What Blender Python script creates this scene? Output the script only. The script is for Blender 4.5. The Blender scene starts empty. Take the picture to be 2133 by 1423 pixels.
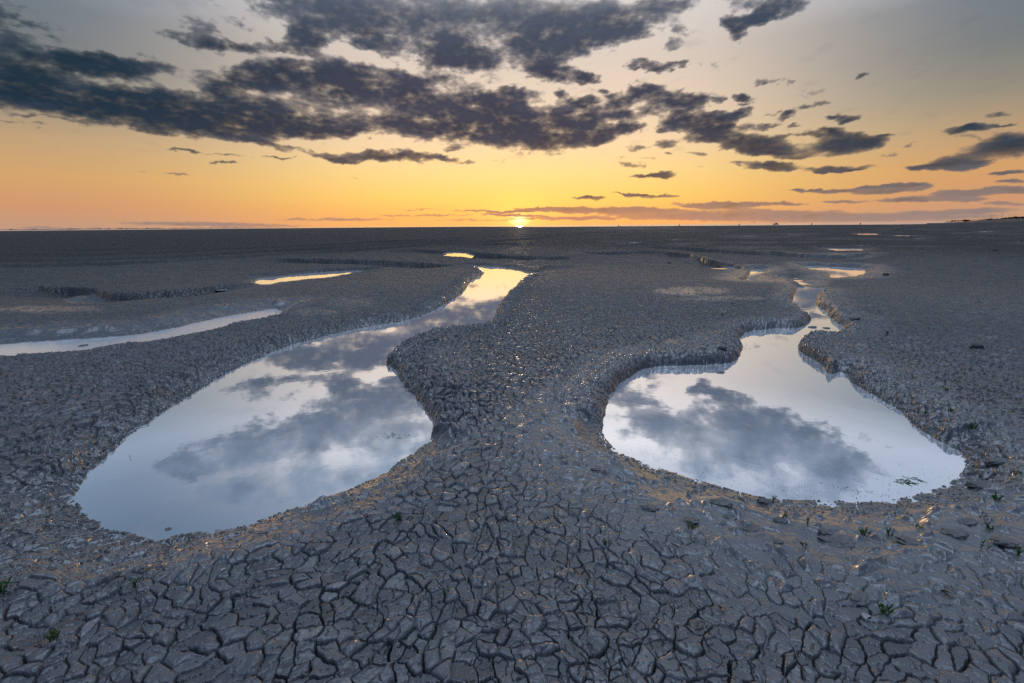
import bpy, math, random
import numpy as np
from mathutils import Matrix, Vector
random.seed(7)
RAD = math.radians
sc = bpy.context.scene
col = sc.collection

# ------------------------------------------------------------------ camera
CAM_H = 1.30
PW, PH = 2133.0, 1423.0
FPX = 948.0
PITCH = RAD(14.29)
ROLL = RAD(0.50)
cp, sp, cr, sr = math.cos(PITCH), math.sin(PITCH), math.cos(ROLL), math.sin(ROLL)
F = np.array([0, cp, -sp]); R0 = np.array([1.0, 0, 0]); U0 = np.array([0, sp, cp])
RV = R0 * cr - U0 * sr
UV = U0 * cr + R0 * sr
cam = bpy.data.cameras.new('camera')
cam.sensor_width = 36.0
cam.lens = FPX / PW * 36.0
cam.clip_start = 0.05
cam.clip_end = 90000
camo = bpy.data.objects.new('camera', cam)
col.objects.link(camo)
camo.matrix_world = Matrix(((RV[0], UV[0], -F[0], 0), (RV[1], UV[1], -F[1], 0), (RV[2], UV[2], -F[2], CAM_H), (0, 0, 0, 1)))
sc.camera = camo

SUN_AZ, SUN_EL = RAD(1.0), RAD(1.3)      # azimuth clockwise from +Y

sc.view_settings.view_transform = 'Standard'
sc.view_settings.look = 'None'
sc.view_settings.exposure = 0.0
sc.view_settings.gamma = 1.0
sc.cycles.use_denoising = False
sc.cycles.max_bounces = 6
sc.cycles.transparent_max_bounces = 12
sc.cycles.sample_clamp_indirect = 4.0


def at(px, py, z=0.0):
    """photo pixel -> point on the horizontal plane at height z"""
    d = F + RV * ((px - PW / 2) / FPX) + UV * ((PH / 2 - py) / FPX)
    t = (z - CAM_H) / d[2]
    return np.array([d[0] * t, d[1] * t])


def lin(c):
    return tuple(((v / 255.0) / 12.92 if v <= 10 else (((v / 255.0) + 0.055) / 1.055) ** 2.4) for v in c)


# ------------------------------------------------------------------ node helper
class NT:
    def __init__(s, tree):
        s.t = tree; s.n = tree.nodes; s.l = tree.links

    def put(s, sock, v):
        if v is None: return
        if isinstance(v, bpy.types.NodeSocket): s.l.new(v, sock)
        elif isinstance(v, (tuple, list)) and len(v) == 3 and sock.type == 'RGBA': sock.default_value = (*v, 1)
        else: sock.default_value = v

    def node(s, typ, **kw):
        nd = s.n.new(typ)
        for k, v in kw.items(): setattr(nd, k, v)
        return nd

    def math(s, op, a, b=None, c=None, clamp=False):
        nd = s.node('ShaderNodeMath', operation=op, use_clamp=clamp)
        s.put(nd.inputs[0], a); s.put(nd.inputs[1], b); s.put(nd.inputs[2], c)
        return nd.outputs[0]

    def mix(s, f, a, b, blend='MIX'):
        nd = s.node('ShaderNodeMix', data_type='RGBA', blend_type=blend)
        s.put(nd.inputs[0], f); s.put(nd.inputs[6], a); s.put(nd.inputs[7], b)
        return nd.outputs[2]

    def ramp(s, f, stops, interp='LINEAR'):
        nd = s.node('ShaderNodeValToRGB')
        cr_ = nd.color_ramp; cr_.interpolation = interp
        while len(cr_.elements) < len(stops): cr_.elements.new(0.5)
        for e, (p, c) in zip(cr_.elements, stops):
            e.position = p
            e.color = (*c, 1) if isinstance(c, (tuple, list)) else (c, c, c, 1)
        s.put(nd.inputs[0], f)
        return nd.outputs[0]

    def noise(s, vec, scale, detail=4, rough=0.55, dim='3D'):
        nd = s.node('ShaderNodeTexNoise', noise_dimensions=dim)
        s.put(nd.inputs['Vector'], vec); s.put(nd.inputs['Scale'], scale)
        s.put(nd.inputs['Detail'], detail); s.put(nd.inputs['Roughness'], rough)
        return nd.outputs[0]

    def attr(s, name):
        return s.node('ShaderNodeAttribute', attribute_name=name).outputs['Fac']


# ------------------------------------------------------------------ world: dusk sky
world = bpy.data.worlds.new('World')
sc.world = world
world.use_nodes = True
w = NT(world.node_tree)
w.n.clear()
tc = w.node('ShaderNodeTexCoord').outputs['Generated']
nrm = w.node('ShaderNodeVectorMath', operation='NORMALIZE'); w.l.new(tc, nrm.inputs[0])
sep = w.node('ShaderNodeSeparateXYZ'); w.l.new(nrm.outputs[0], sep.inputs[0])
el = w.math('DIVIDE', w.math('ARCSINE', sep.outputs[2]), math.pi / 2)          # -1..1
azs_ = w.math('SUBTRACT', w.math('ARCTAN2', sep.outputs[0], sep.outputs[1]), SUN_AZ)
az = w.math('ABSOLUTE', azs_)
E = lambda d: d / 90.0
mid = w.ramp(el, [(E(0), lin((250, 176, 104))), (E(1.2), lin((252, 182, 100))), (E(3.2), lin((254, 204, 108))),
                  (E(6), lin((253, 214, 140))), (E(9), lin((247, 214, 170))), (E(12.5), lin((236, 211, 184))),
                  (E(17), lin((222, 205, 190))), (E(22), lin((220, 211, 206))), (E(26), lin((224, 221, 222))),
                  (E(30), lin((158, 168, 182))), (E(36), lin((96, 116, 140))), (E(50), lin((98, 122, 152))),
                  (E(66), (.80, .95, 1.18)), (E(90), (1.30, 1.66, 2.25))])  # out-of-view zenith raised to brighten the mud tops, same in the other ramps
side = w.ramp(el, [(E(0), lin((192, 152, 128))), (E(2), lin((206, 150, 112))), (E(4.5), lin((208, 156, 104))),
                   (E(7.5), lin((182, 152, 118))), (E(10.5), lin((142, 136, 122))), (E(14), lin((113, 119, 122))),
                   (E(17.5), lin((104, 117, 128))), (E(21), lin((164, 174, 190))), (E(27), lin((140, 156, 180))),
                   (E(35), lin((104, 126, 156))), (E(48), lin((88, 112, 144))), (E(66), (.80, .95, 1.18)), (E(90), (1.30, 1.66, 2.25))])
left = w.ramp(el, [(E(0), lin((192, 152, 128))), (E(2), lin((206, 150, 112))), (E(4.5), lin((210, 162, 108))),
                   (E(7.5), lin((190, 158, 120))), (E(10.5), lin((146, 138, 124))), (E(14), lin((113, 119, 122))),
                   (E(17.5), lin((104, 117, 128))), (E(20.5), lin((124, 140, 160))), (E(23.5), lin((96, 115, 138))),
                   (E(28), lin((70, 92, 116))), (E(46), lin((62, 84, 112))), (E(66), (.80, .95, 1.18)), (E(90), (1.30, 1.66, 2.25))])
side = w.mix(w.math('GREATER_THAN', azs_, 0.0), left, side)
back = w.ramp(el, [(E(0), lin((50, 50, 64))), (E(10), lin((62, 74, 102))), (E(30), lin((72, 94, 132))), (E(60), (.30, .40, .58)), (E(90), (1.30, 1.66, 2.25))])  # dimmed behind the camera to darken slopes facing it; zenith raised too
f1 = w.node('ShaderNodeMapRange', interpolation_type='SMOOTHERSTEP')
w.put(f1.inputs[0], az); w.put(f1.inputs[1], RAD(8)); w.put(f1.inputs[2], RAD(50))
f2 = w.node('ShaderNodeMapRange', interpolation_type='SMOOTHSTEP')
w.put(f2.inputs[0], az); w.put(f2.inputs[1], RAD(50)); w.put(f2.inputs[2], RAD(110))
sky = w.mix(f1.outputs[0], mid, side)
sky = w.mix(f2.outputs[0], sky, back)
# glow and disc round the low sun
sd = (math.cos(RAD(0.65)) * math.sin(SUN_AZ), math.cos(RAD(0.65)) * math.cos(SUN_AZ), math.sin(RAD(0.65)))
dsub = w.node('ShaderNodeVectorMath', operation='SUBTRACT'); w.l.new(nrm.outputs[0], dsub.inputs[0]); dsub.inputs[1].default_value = sd
dm = w.node('ShaderNodeVectorMath', operation='MULTIPLY'); w.l.new(dsub.outputs[0], dm.inputs[0]); dm.inputs[1].default_value = (1, 1, 1.7)
dl = w.node('ShaderNodeVectorMath', operation='LENGTH'); w.l.new(dm.outputs[0], dl.inputs[0])
ang = dl.outputs['Value']


def gauss(s, width):
    q = s.math('DIVIDE', ang, width)
    return s.math('EXPONENT', s.math('MULTIPLY', s.math('MULTIPLY', q, q), -1.0))


g1 = gauss(w, RAD(.85)); g2 = gauss(w, RAD(3.6)); g3 = gauss(w, RAD(16))
sky = w.mix(1.0, sky, w.mix(g1, (0, 0, 0), (2.4, 1.5, .6)), 'ADD')
sky = w.mix(1.0, sky, w.mix(g2, (0, 0, 0), (0.42, 0.16, 0.02)), 'ADD')
sky = w.mix(1.0, sky, w.mix(g3, (0, 0, 0), (0.08, 0.05, 0.01)), 'ADD')
below = w.math('LESS_THAN', sep.outputs[2], -0.02)
sky = w.mix(below, sky, (0.03, 0.035, 0.045))
bg1 = w.node('ShaderNodeBackground'); w.put(bg1.inputs[0], sky); bg1.inputs[1].default_value = 1.0
nish = w.node('ShaderNodeTexSky', sky_type='NISHITA')
nish.sun_disc = False; nish.sun_elevation = SUN_EL; nish.sun_rotation = SUN_AZ; nish.altitude = 0
bg2 = w.node('ShaderNodeBackground'); w.l.new(nish.outputs[0], bg2.inputs[0]); bg2.inputs[1].default_value = 0.01
add = w.node('ShaderNodeAddShader'); w.l.new(bg1.outputs[0], add.inputs[0]); w.l.new(bg2.outputs[0], add.inputs[1])
wo = w.node('ShaderNodeOutputWorld'); w.l.new(add.outputs[0], wo.inputs[0])

# ------------------------------------------------------------------ sun
sl = bpy.data.lights.new('sun', 'SUN')
sl.energy = 0.5; sl.angle = RAD(0.6); sl.color = (1.0, 0.70, 0.46)
so = bpy.data.objects.new('sun', sl); col.objects.link(so)
sv = Vector((math.cos(SUN_EL) * math.sin(SUN_AZ), math.cos(SUN_EL) * math.cos(SUN_AZ), math.sin(SUN_EL)))
so.rotation_euler = sv.to_track_quat('Z', 'Y').to_euler()
so.location = (0, 0, 20)

# ------------------------------------------------------------------ numpy noise
def h2(ix, iy, seed=0):
    a = (ix.astype(np.int64) * 374761393 + iy.astype(np.int64) * 668265263 + seed * 1442695041) & 0xFFFFFFFF
    a = ((a ^ (a >> 13)) * 1274126177) & 0xFFFFFFFF
    a = ((a ^ (a >> 16)) * 2246822519) & 0xFFFFFFFF
    return (((a ^ (a >> 15)) & 0xFFFFFF).astype(np.float32)) / np.float32(16777216.0)


def vnoise(x, y, seed=0):
    ix = np.floor(x).astype(np.int32); iy = np.floor(y).astype(np.int32)
    fx = (x - ix).astype(np.float32); fy = (y - iy).astype(np.float32)

    def g(dx, dy):
        a = h2(ix + dx, iy + dy, seed) * np.float32(2 * math.pi)
        return np.cos(a) * (fx - dx) + np.sin(a) * (fy - dy)
    ux = fx * fx * fx * (fx * (fx * 6 - 15) + 10); uy = fy * fy * fy * (fy * (fy * 6 - 15) + 10)
    a = g(0, 0); b = g(1, 0); c = g(0, 1); d = g(1, 1)
    return (a + (b - a) * ux + (c - a) * uy + (a - b - c + d) * ux * uy) * 1.5     # about -1..1


def fbm(x, y, octs=4, seed=0, gain=0.5, lac=2.03):
    s = 0; a = 1.0; t = 0
    for o in range(octs):
        s = s + a * vnoise(x, y, seed + o * 17); t += a
        x = x * lac + 13.7; y = y * lac - 7.3; a *= gain
    return s / t * 1.3


def sstep(a, b, x):
    t = np.clip((x - a) / (b - a), 0, 1)
    return t * t * (3 - 2 * t)


def tag(o, label=None, cat=None, group=None, kind=None):
    if label: o['label'] = label
    if cat: o['category'] = cat
    if group: o['group'] = group
    if kind: o['kind'] = kind
    return o


def mesh_np(name, verts, faces, mat, smooth=True, attrs=None, parent=None):
    """verts (n,3) array, faces (m,k) array of one face size"""
    verts = np.asarray(verts, dtype=np.float32); faces = np.asarray(faces, dtype=np.int32)
    me = bpy.data.meshes.new(name)
    k = faces.shape[1]
    me.vertices.add(len(verts)); me.vertices.foreach_set('co', verts.ravel())
    me.loops.add(faces.size); me.loops.foreach_set('vertex_index', faces.ravel())
    me.polygons.add(len(faces))
    me.polygons.foreach_set('loop_start', np.arange(0, faces.size, k, dtype=np.int32))
    me.polygons.foreach_set('use_smooth', np.full(len(faces), smooth))
    for an, av in (attrs or {}).items():
        at_ = me.attributes.new(an, 'FLOAT', 'POINT')
        at_.data.foreach_set('value', np.asarray(av, dtype=np.float32).ravel())
    me.update(calc_edges=True)
    me.materials.append(mat)
    o = bpy.data.objects.new(name, me); col.objects.link(o)
    if parent: o.parent = parent
    return o


def grid_faces(nr, nc, wrap=False):
    i = np.arange(nr - 1)[:, None]; j = np.arange(nc if wrap else nc - 1)[None, :]
    j2 = (j + 1) % nc
    a = i * nc + j; b = i * nc + j2; c = (i + 1) * nc + j2; d = (i + 1) * nc + j
    return np.stack([a, b, c, d], -1).reshape(-1, 4)


# ------------------------------------------------------------------ clouds on the sky dome
def proj(dx, dy, dz):
    fz = dx * F[0] + dy * F[1] + dz * F[2]
    ok = fz > 0.12
    fz = np.where(ok, fz, 0.12)
    X = PW / 2 + FPX * (dx * RV[0] + dy * RV[1] + dz * RV[2]) / fz
    Y = PH / 2 - FPX * (dx * UV[0] + dy * UV[1] + dz * UV[2]) / fz
    return X, Y, ok


CL = [  # x, y, rx, ry, tilt (deg, + = right end lower), strength
    (50, 185, 110, 40, 4, 1), (150, 128, 130, 24, 5, 1), (50, 150, 80, 40, 0, .9), (0, 95, 55, 28, 20, .9), (225, 137, 85, 22, 6, 1),
    (220, 215, 60, 45, 0, 1), (330, 222, 130, 38, 10, 1), (430, 250, 180, 30, 4, 1), (120, 218, 70, 22, 0, .8),
    (560, 255, 210, 28, 2, 1), (670, 272, 110, 15, 0, 1), (500, 215, 90, 20, 5, .8), (620, 155, 150, 30, 0, 1), (720, 180, 100, 42, 0, 1),
    (520, 165, 70, 24, -10, 1), (470, 190, 50, 14, 0, .7), (650, 75, 42, 30, -10, 1), (630, 60, 30, 25, 0, .9),
    (470, 98, 60, 15, 8, .9), (350, 68, 50, 12, 20, .6), (340, 20, 60, 20, 20, .55), (420, 50, 50, 25, 25, .5), (520, 65, 60, 10, 30, .5),
    (590, 100, 80, 12, 5, .6), (430, 10, 90, 14, 5, .6), (330, 130, 45, 10, 20, .5), (90, 75, 40, 7, 15, .3),
    (750, 40, 150, 42, 5, 1), (890, 20, 130, 36, 0, 1), (680, 10, 90, 14, 0, .9), (790, 88, 40, 28, 20, .9), (940, 95, 70, 40, 0, 1),
    (970, 118, 70, 28, 8, 1), (900, 125, 30, 25, 0, .8), (1150, 40, 150, 58, 0, 1), (1250, 55, 120, 42, -8, 1), (1120, 90, 80, 30, 0, 1),
    (1330, 22, 80, 20, -8, 1), (1050, 15, 80, 28, 0, 1), (1380, 8, 60, 12, 0, .8), (1420, 60, 16, 22, -40, .4), (1400, 95, 20, 12, 0, .4),
    (1140, 145, 58, 26, 10, 1), (1225, 165, 26, 14, 5, .95), (880, 168, 60, 15, 0, .7), (860, 205, 70, 30, 15, 1), (800, 155, 30, 14, 0, .6),
    (1010, 225, 90, 40, 0, 1), (1060, 260, 110, 38, 5, 1), (1130, 290, 90, 26, 0, 1), (940, 268, 100, 30, 3, 1), (850, 255, 80, 18, 5, .9),
    (1165, 258, 55, 30, 0, 1), (1070, 190, 30, 14, 0, .8), (1215, 215, 28, 16, 0, 1), (1232, 250, 34, 20, 0, 1), (1290, 218, 40, 14, -8, .9),
    (1338, 190, 42, 15, -10, .85), (1240, 288, 48, 16, -8, .9), (1285, 270, 45, 12, -8, .85), (1300, 240, 38, 10, 0, .8), (1330, 310, 25, 9, 0, .6),
    (1385, 300, 25, 8, -8, .7), (1430, 208, 55, 17, -5, .95), (1375, 205, 30, 16, 0, .6), (1500, 208, 14, 7, 0, .6), (1552, 207, 24, 11, 0, .9), (1538, 236, 26, 9, -8, .8),
    (1445, 253, 72, 22, 3, 1.1), (1500, 262, 34, 22, 5, 1), (1560, 296, 80, 18, 10, 1.05), (1590, 312, 80, 12, 5, 1), (1632, 288, 28, 10, -10, .7), (1470, 290, 40, 9, 0, .8),
    (1560, 265, 25, 7, -8, .5), (1752, 303, 62, 20, -3, 1.05), (1725, 275, 42, 12, 3, .95), (1808, 294, 40, 14, -5, 1), (1690, 325, 30, 6, 0, .35), (1840, 282, 25, 4, 0, .7),
    (1350, 137, 46, 13, 3, .85), (1410, 135, 22, 7, -15, .75), (1480, 140, 25, 8, 15, .35), (1590, 172, 24, 7, -10, .55), (1635, 168, 24, 6, 0, .65),
    (1645, 238, 30, 8, -20, .7), (1705, 217, 30, 6, -10, .6), (1735, 245, 25, 6, -5, .75), (1768, 250, 24, 7, -12, .75), (1800, 158, 14, 5, -12, .7),
    (1620, 98, 20, 7, 0, .35), (1690, 66, 25, 5, -8, .3), (1850, 72, 25, 6, -35, .25), (1690, 195, 40, 8, -10, .3), (1530, 55, 24, 26, -50, 1), (1570, 35, 50, 24, -30, 1.1), (1625, 18, 55, 18, -15, 1),
    (1690, 5, 30, 6, 0, .5), (2100, 303, 80, 20, -10, 1.05), (1990, 340, 60, 14, -3, 1), (1915, 350, 40, 5, -4, .6), (2015, 269, 46, 8, -5, .9), (2090, 262, 28, 4, 0, .7),
    (2070, 238, 30, 5, -5, .6), (2000, 285, 50, 5, 3, .5), (2095, 360, 40, 5, -5, .8), (2110, 378, 40, 4, -3, .7), (1610, 347, 55, 8, 0, 1.05), (1745, 352, 62, 7, -3, 1.05),
    (1650, 330, 40, 5, 0, .6), (1362, 366, 50, 6, -4, 1), (1320, 342, 30, 6, 0, .6), (1840, 394, 70, 8, -5, 1), (1720, 397, 70, 4, 0, .9), (1900, 388, 40, 6, 0, .8),
    (2060, 400, 120, 8, -3, .95), (1890, 416, 55, 6, -2, .8), (2000, 416, 60, 5, 0, .6), (1760, 421, 50, 4, 0, .6), (1540, 425, 90, 5, 0, .7), (1640, 424, 50, 3, 0, .6),
    (330, 272, 55, 6, 10, .6), (545, 298, 70, 9, 12, .75), (100, 245, 70, 4, 3, .6), (40, 255, 70, 3, 8, .5), (385, 316, 40, 3, 5, .7), (480, 322, 45, 2.5, 4, .5),
    (458, 339, 30, 3, 3, .7), (578, 328, 42, 3, 4, .7), (365, 364, 26, 3, 4, .6), (295, 357, 14, 3, 3, .4), (815, 325, 95, 11, 0, 1.1), (705, 332, 45, 7, 6, .9), (920, 328, 30, 5, 10, .7),
    (650, 318, 40, 5, 10, .5), (985, 336, 26, 4, 0, .55), (1045, 337, 12, 3, 0, .4), (945, 310, 25, 5, -5, .5), (738, 370, 16, 2.5, 0, .3), (498, 382, 12, 2, 0, .35), (1230, 412, 32, 5, 0, .85), (1310, 405, 50, 2.5, 3, .55),
    (1365, 409, 50, 4, 0, .7), (1270, 438, 150, 7, 0, .75), (1130, 436, 60, 4, 0, .6), (1480, 430, 90, 5, 3, .55), (1600, 446, 220, 10, 0, .55), (1800, 455, 300, 9, -1, .55), (1400, 452, 200, 7, 0, .5),
    (450, 468, 200, 5, 1, .6), (700, 458, 160, 4, 0, .45), (880, 449, 120, 3, 0, .45), (1000, 440, 80, 2.5, 2, .5), (860, 436, 60, 2, 0, .4), (990, 458, 90, 3, 0, .45), (1190, 456, 90, 4, 0, .5),
    (1084, 441, 60, 2.6, -2, 1), (1075, 449, 60, 2.2, 2, 1), (1095, 455, 34, 1.5, 0, .55), (120, 475, 160, 2.5, 1, .4), (2000, 440, 130, 6, -2, .5), (2100, 425, 60, 4, 0, .5),
]
CL += [(1420, 232, 30, 9, -8, .7), (1350, 228, 22, 8, 0, .6), (1485, 232, 24, 6, -10, .6), (1310, 262, 24, 8, 0, .75), (1400, 268, 22, 6, 0, .5), (1600, 262, 22, 5, -12, .6), (1655, 262, 20, 5, -8, .5), (1680, 282, 26, 6, -8, .6), (1270, 195, 24, 8, 0, .6), (1180, 205, 22, 12, 0, .7), (1610, 235, 18, 5, -15, .45), (1345, 330, 20, 4, 0, .5), (1290, 325, 18, 4, 0, .4), (1450, 318, 22, 5, 0, .5), (1390, 320, 18, 4, 0, .5), (1860, 320, 26, 4, -6, .5), (1900, 300, 16, 3, -10, .4), (1540, 340, 26, 3, 0, .5), (1460, 345, 22, 2.5, 0, .4)]
CL += [(600, 205, 300, 55, 3, .20), (960, 205, 220, 70, 5, .18), (1280, 240, 110, 50, -5, .2), (1580, 285, 150, 30, 3, .15), (2080, 310, 110, 34, -6, .25), (430, 60, 120, 50, 15, .22)]
CR_ = [  # clouds above the frame, given where they mirror in the pools
    (700, 880, 130, 42, -12, 1.1), (560, 930, 150, 45, -10, 1), (800, 850, 90, 60, -30, 1), (850, 930, 90, 60, 0, .9), (620, 1010, 150, 36, -10, .75), (395, 970, 50, 26, 0, .75), (480, 1030, 90, 25, -20, .5),
    (720, 820, 60, 22, -10, .6), (760, 1000, 80, 30, -10, .5),
    (1500, 850, 100, 36, 25, 1), (1330, 850, 60, 42, 40, .95), (1470, 900, 160, 40, 15, 1), (1640, 895, 110, 42, 22, 1), (1560, 950, 170, 38, 8, 1), (1700, 950, 80, 45, 10, 1), (1480, 800, 32, 40, 60, .8), (1660, 1010, 90, 24, 0, .65), (1420, 960, 60, 26, 10, .6), (1800, 900, 50, 10, 10, .4),
    (1040, 900, 200, 60, 0, .7), (1050, 1150, 600, 90, 0, .45), (150, 850, 200, 40, -20, .6)]


CR_ = [(x + 22, y + 16, rx, ry, t_, s_) if x > 1250 else (x, y, rx, ry, t_, s_) for (x, y, rx, ry, t_, s_) in CR_]


def blobs(X, Y, lst):
    m = np.ones_like(X)
    for (x, y, rx, ry, t, s) in lst:
        c, sn = math.cos(RAD(t)), math.sin(RAD(t))
        R = max(rx, ry) * 2.4
        sel = (np.abs(X - x) < R) & (np.abs(Y - y) < R)
        dx = X[sel] - x; dy = Y[sel] - y
        u = (dx * c + dy * sn) / rx; v = (-dx * sn + dy * c) / ry
        q = u * u + v * v
        m[sel] *= 1 - np.clip(s, 0, .999) * np.exp(-0.75 * q ** 1.5)
    return 1 - m


def build_sky():
    fr = np.arange(-60, 60.001, 0.095)
    az = np.radians(np.concatenate([np.arange(-180, -60, 3.0), fr, np.arange(61.5, 180, 3.0)]))
    e1 = np.arange(-0.15, 26, 0.075); e2 = np.arange(26, 58, 0.2); e3 = np.arange(58, 89.9, 2.0)
    elv = np.radians(np.concatenate([e1, e2, e3]))
    A, Ev = np.meshgrid(az, elv)
    dx, dy, dz = np.cos(Ev) * np.sin(A), np.cos(Ev) * np.cos(A), np.sin(Ev)
    eld = np.degrees(Ev); azd = np.degrees(A)
    # puffy warp so the outlines are ragged
    s = 1.0 / np.sin(np.maximum(Ev, 0) + RAD(4.0))
    cx, cy = dx * s, dy * s
    k = 1 / (1 + 8 / np.maximum(eld + 1, .5))
    n1 = fbm(azd * 0.30 + 5, eld * 0.75 - 3, 7, 3, .58)
    n2 = fbm(cx * 5.0, cy * 3.2, 6, 40, .58)
    n3 = fbm(azd * 1.1, eld * 2.2, 5, 77, .5)
    n = n1 * .55 + n2 * .45
    X, Y, ok = proj(dx, dy, dz)
    wx = fbm(azd * 0.45, eld * 0.9, 5, 9, .6) * 30 * (k + .15)
    wy = fbm(azd * 0.45 + 50, eld * 0.9, 5, 19, .6) * 20 * k
    m1 = blobs(X + wx, Y + wy, CL) * ok
    X2, Y2, ok2 = proj(dx, dy, -dz)
    m2 = blobs(X2 + wx * 1.4, Y2 + wy * 1.8, CR_) * ok2
    up = sstep(822, 880, Y2 + 0.00035 * (X2 - 1066) ** 2 * 0.2)
    m = m1 * (1 - up) + m2 * up
    bk = sstep(55, 75, np.abs(azd))
    m = np.maximum(m * (1 - bk), bk * sstep(0.0, .6, n) * .8)
    amp = 0.42 + 0.74 * sstep(4, 12, eld)
    soft = sstep(19, 26, eld)
    nl = fbm(azd * 0.22 + 9, eld * 0.32, 5, 203, .52)
    v = m * 1.05 + ((n * .88 + n3 * .26) * (1 - soft) + (nl * .9 + n1 * .15) * soft) * amp * (0.42 + 0.58 * m)
    dens = (1 - np.exp(-np.maximum(v - .31 + .06 * soft, 0) * (4.0 - 2.2 * soft + 6 * (eld < 5)))) * 1.03
    dens *= np.where(eld < 3.2, 0.85, 1)
    dens *= sstep(-0.1, 0.15, eld)
    wisps = sstep(.1, .8, n2 * .8 + n1 * .5) * sstep(5, 9, eld) * .22
    dens = np.clip(np.maximum(dens, wisps), 0, 0.985)
    shade = np.clip(0.44 + 0.12 * n3 + 0.45 * n2 + .7 * n1 - .45 * (v - .8), 0, 1)
    Rr = 40000.0
    V = np.stack([dx * Rr, dy * Rr, dz * Rr + CAM_H], -1).reshape(-1, 3)
    Fc = grid_faces(len(elv), len(az), wrap=True)
    mat = bpy.data.materials.new('cloud_layer'); mat.use_nodes = True
    t = NT(mat.node_tree); t.n.clear()
    geo = t.node('ShaderNodeNewGeometry')
    pn = t.node('ShaderNodeVectorMath', operation='NORMALIZE'); t.l.new(geo.outputs['Position'], pn.inputs[0])
    sp_ = t.node('ShaderNodeSeparateXYZ'); t.l.new(pn.outputs[0], sp_.inputs[0])
    e_ = t.math('DIVIDE', t.math('ARCSINE', sp_.outputs[2]), math.pi / 2)
    a_ = t.math('ABSOLUTE', t.math('SUBTRACT', t.math('ARCTAN2', sp_.outputs[0], sp_.outputs[1]), SUN_AZ))
    cmid = t.ramp(e_, [(E(0), lin((205, 142, 116))), (E(1.6), lin((172, 126, 108))), (E(3.5), lin((132, 104, 96))), (E(6), lin((98, 82, 84))),
                       (E(10), lin((66, 66, 82))), (E(16), lin((62, 66, 84))), (E(22), lin((80, 90, 108))), (E(28), lin((118, 137, 158))), (E(40), lin((100, 122, 148))), (E(90), lin((80, 98, 122)))])
    cside = t.ramp(e_, [(E(0), lin((150, 134, 130))), (E(3), lin((122, 112, 112))), (E(6), lin((52, 66, 80))), (E(10), lin((30, 50, 68))),
                        (E(18), lin((36, 56, 72))), (E(26), lin((90, 110, 134))), (E(90), lin((80, 98, 122)))])
    mr = t.node('ShaderNodeMapRange', interpolation_type='SMOOTHSTEP'); t.put(mr.inputs[0], a_); t.put(mr.inputs[1], RAD(10)); t.put(mr.inputs[2], RAD(44))
    cc = t.mix(mr.outputs[0], cmid, cside)
    sh = t.attr('shade')
    cc = t.mix(1.0, cc, t.ramp(sh, [(0, 0.66), (0.5, 1.0), (1, 1.0)]), 'MULTIPLY')
    cc = t.mix(t.math('MULTIPLY', t.math('SUBTRACT', sh, 0.55, clamp=True), 0.55), cc, (0.15, 0.16, 0.21))
    cov = t.attr('cloud_cover')
    thin = t.mix(mr.outputs[0], t.ramp(e_, [(E(0), lin((236, 160, 110))), (E(5), lin((204, 148, 118))), (E(11), lin((146, 128, 130))), (E(18), lin((120, 124, 138))), (E(24), lin((150, 160, 178)))]), lin((112, 112, 116)))
    cc = t.mix(t.ramp(cov, [(.15, .85), (.62, 0)]), cc, thin)
    em = t.node('ShaderNodeEmission'); t.put(em.inputs[0], cc)
    tr = t.node('ShaderNodeBsdfTransparent')
    ms = t.node('ShaderNodeMixShader'); t.put(ms.inputs[0], t.attr('cloud_cover')); t.l.new(tr.outputs[0], ms.inputs[1]); t.l.new(em.outputs[0], ms.inputs[2])
    o = t.node('ShaderNodeOutputMaterial'); t.l.new(ms.outputs[0], o.inputs[0])
    mat.cycles.emission_sampling = 'NONE'
    ob = mesh_np('sky', V, Fc, mat, True, {'cloud_cover': dens, 'shade': shade})
    tag(ob, kind='structure')


build_sky()

# ------------------------------------------------------------------ pools: outlines (photo pixels on the water plane)
ZW = -0.10
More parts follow.
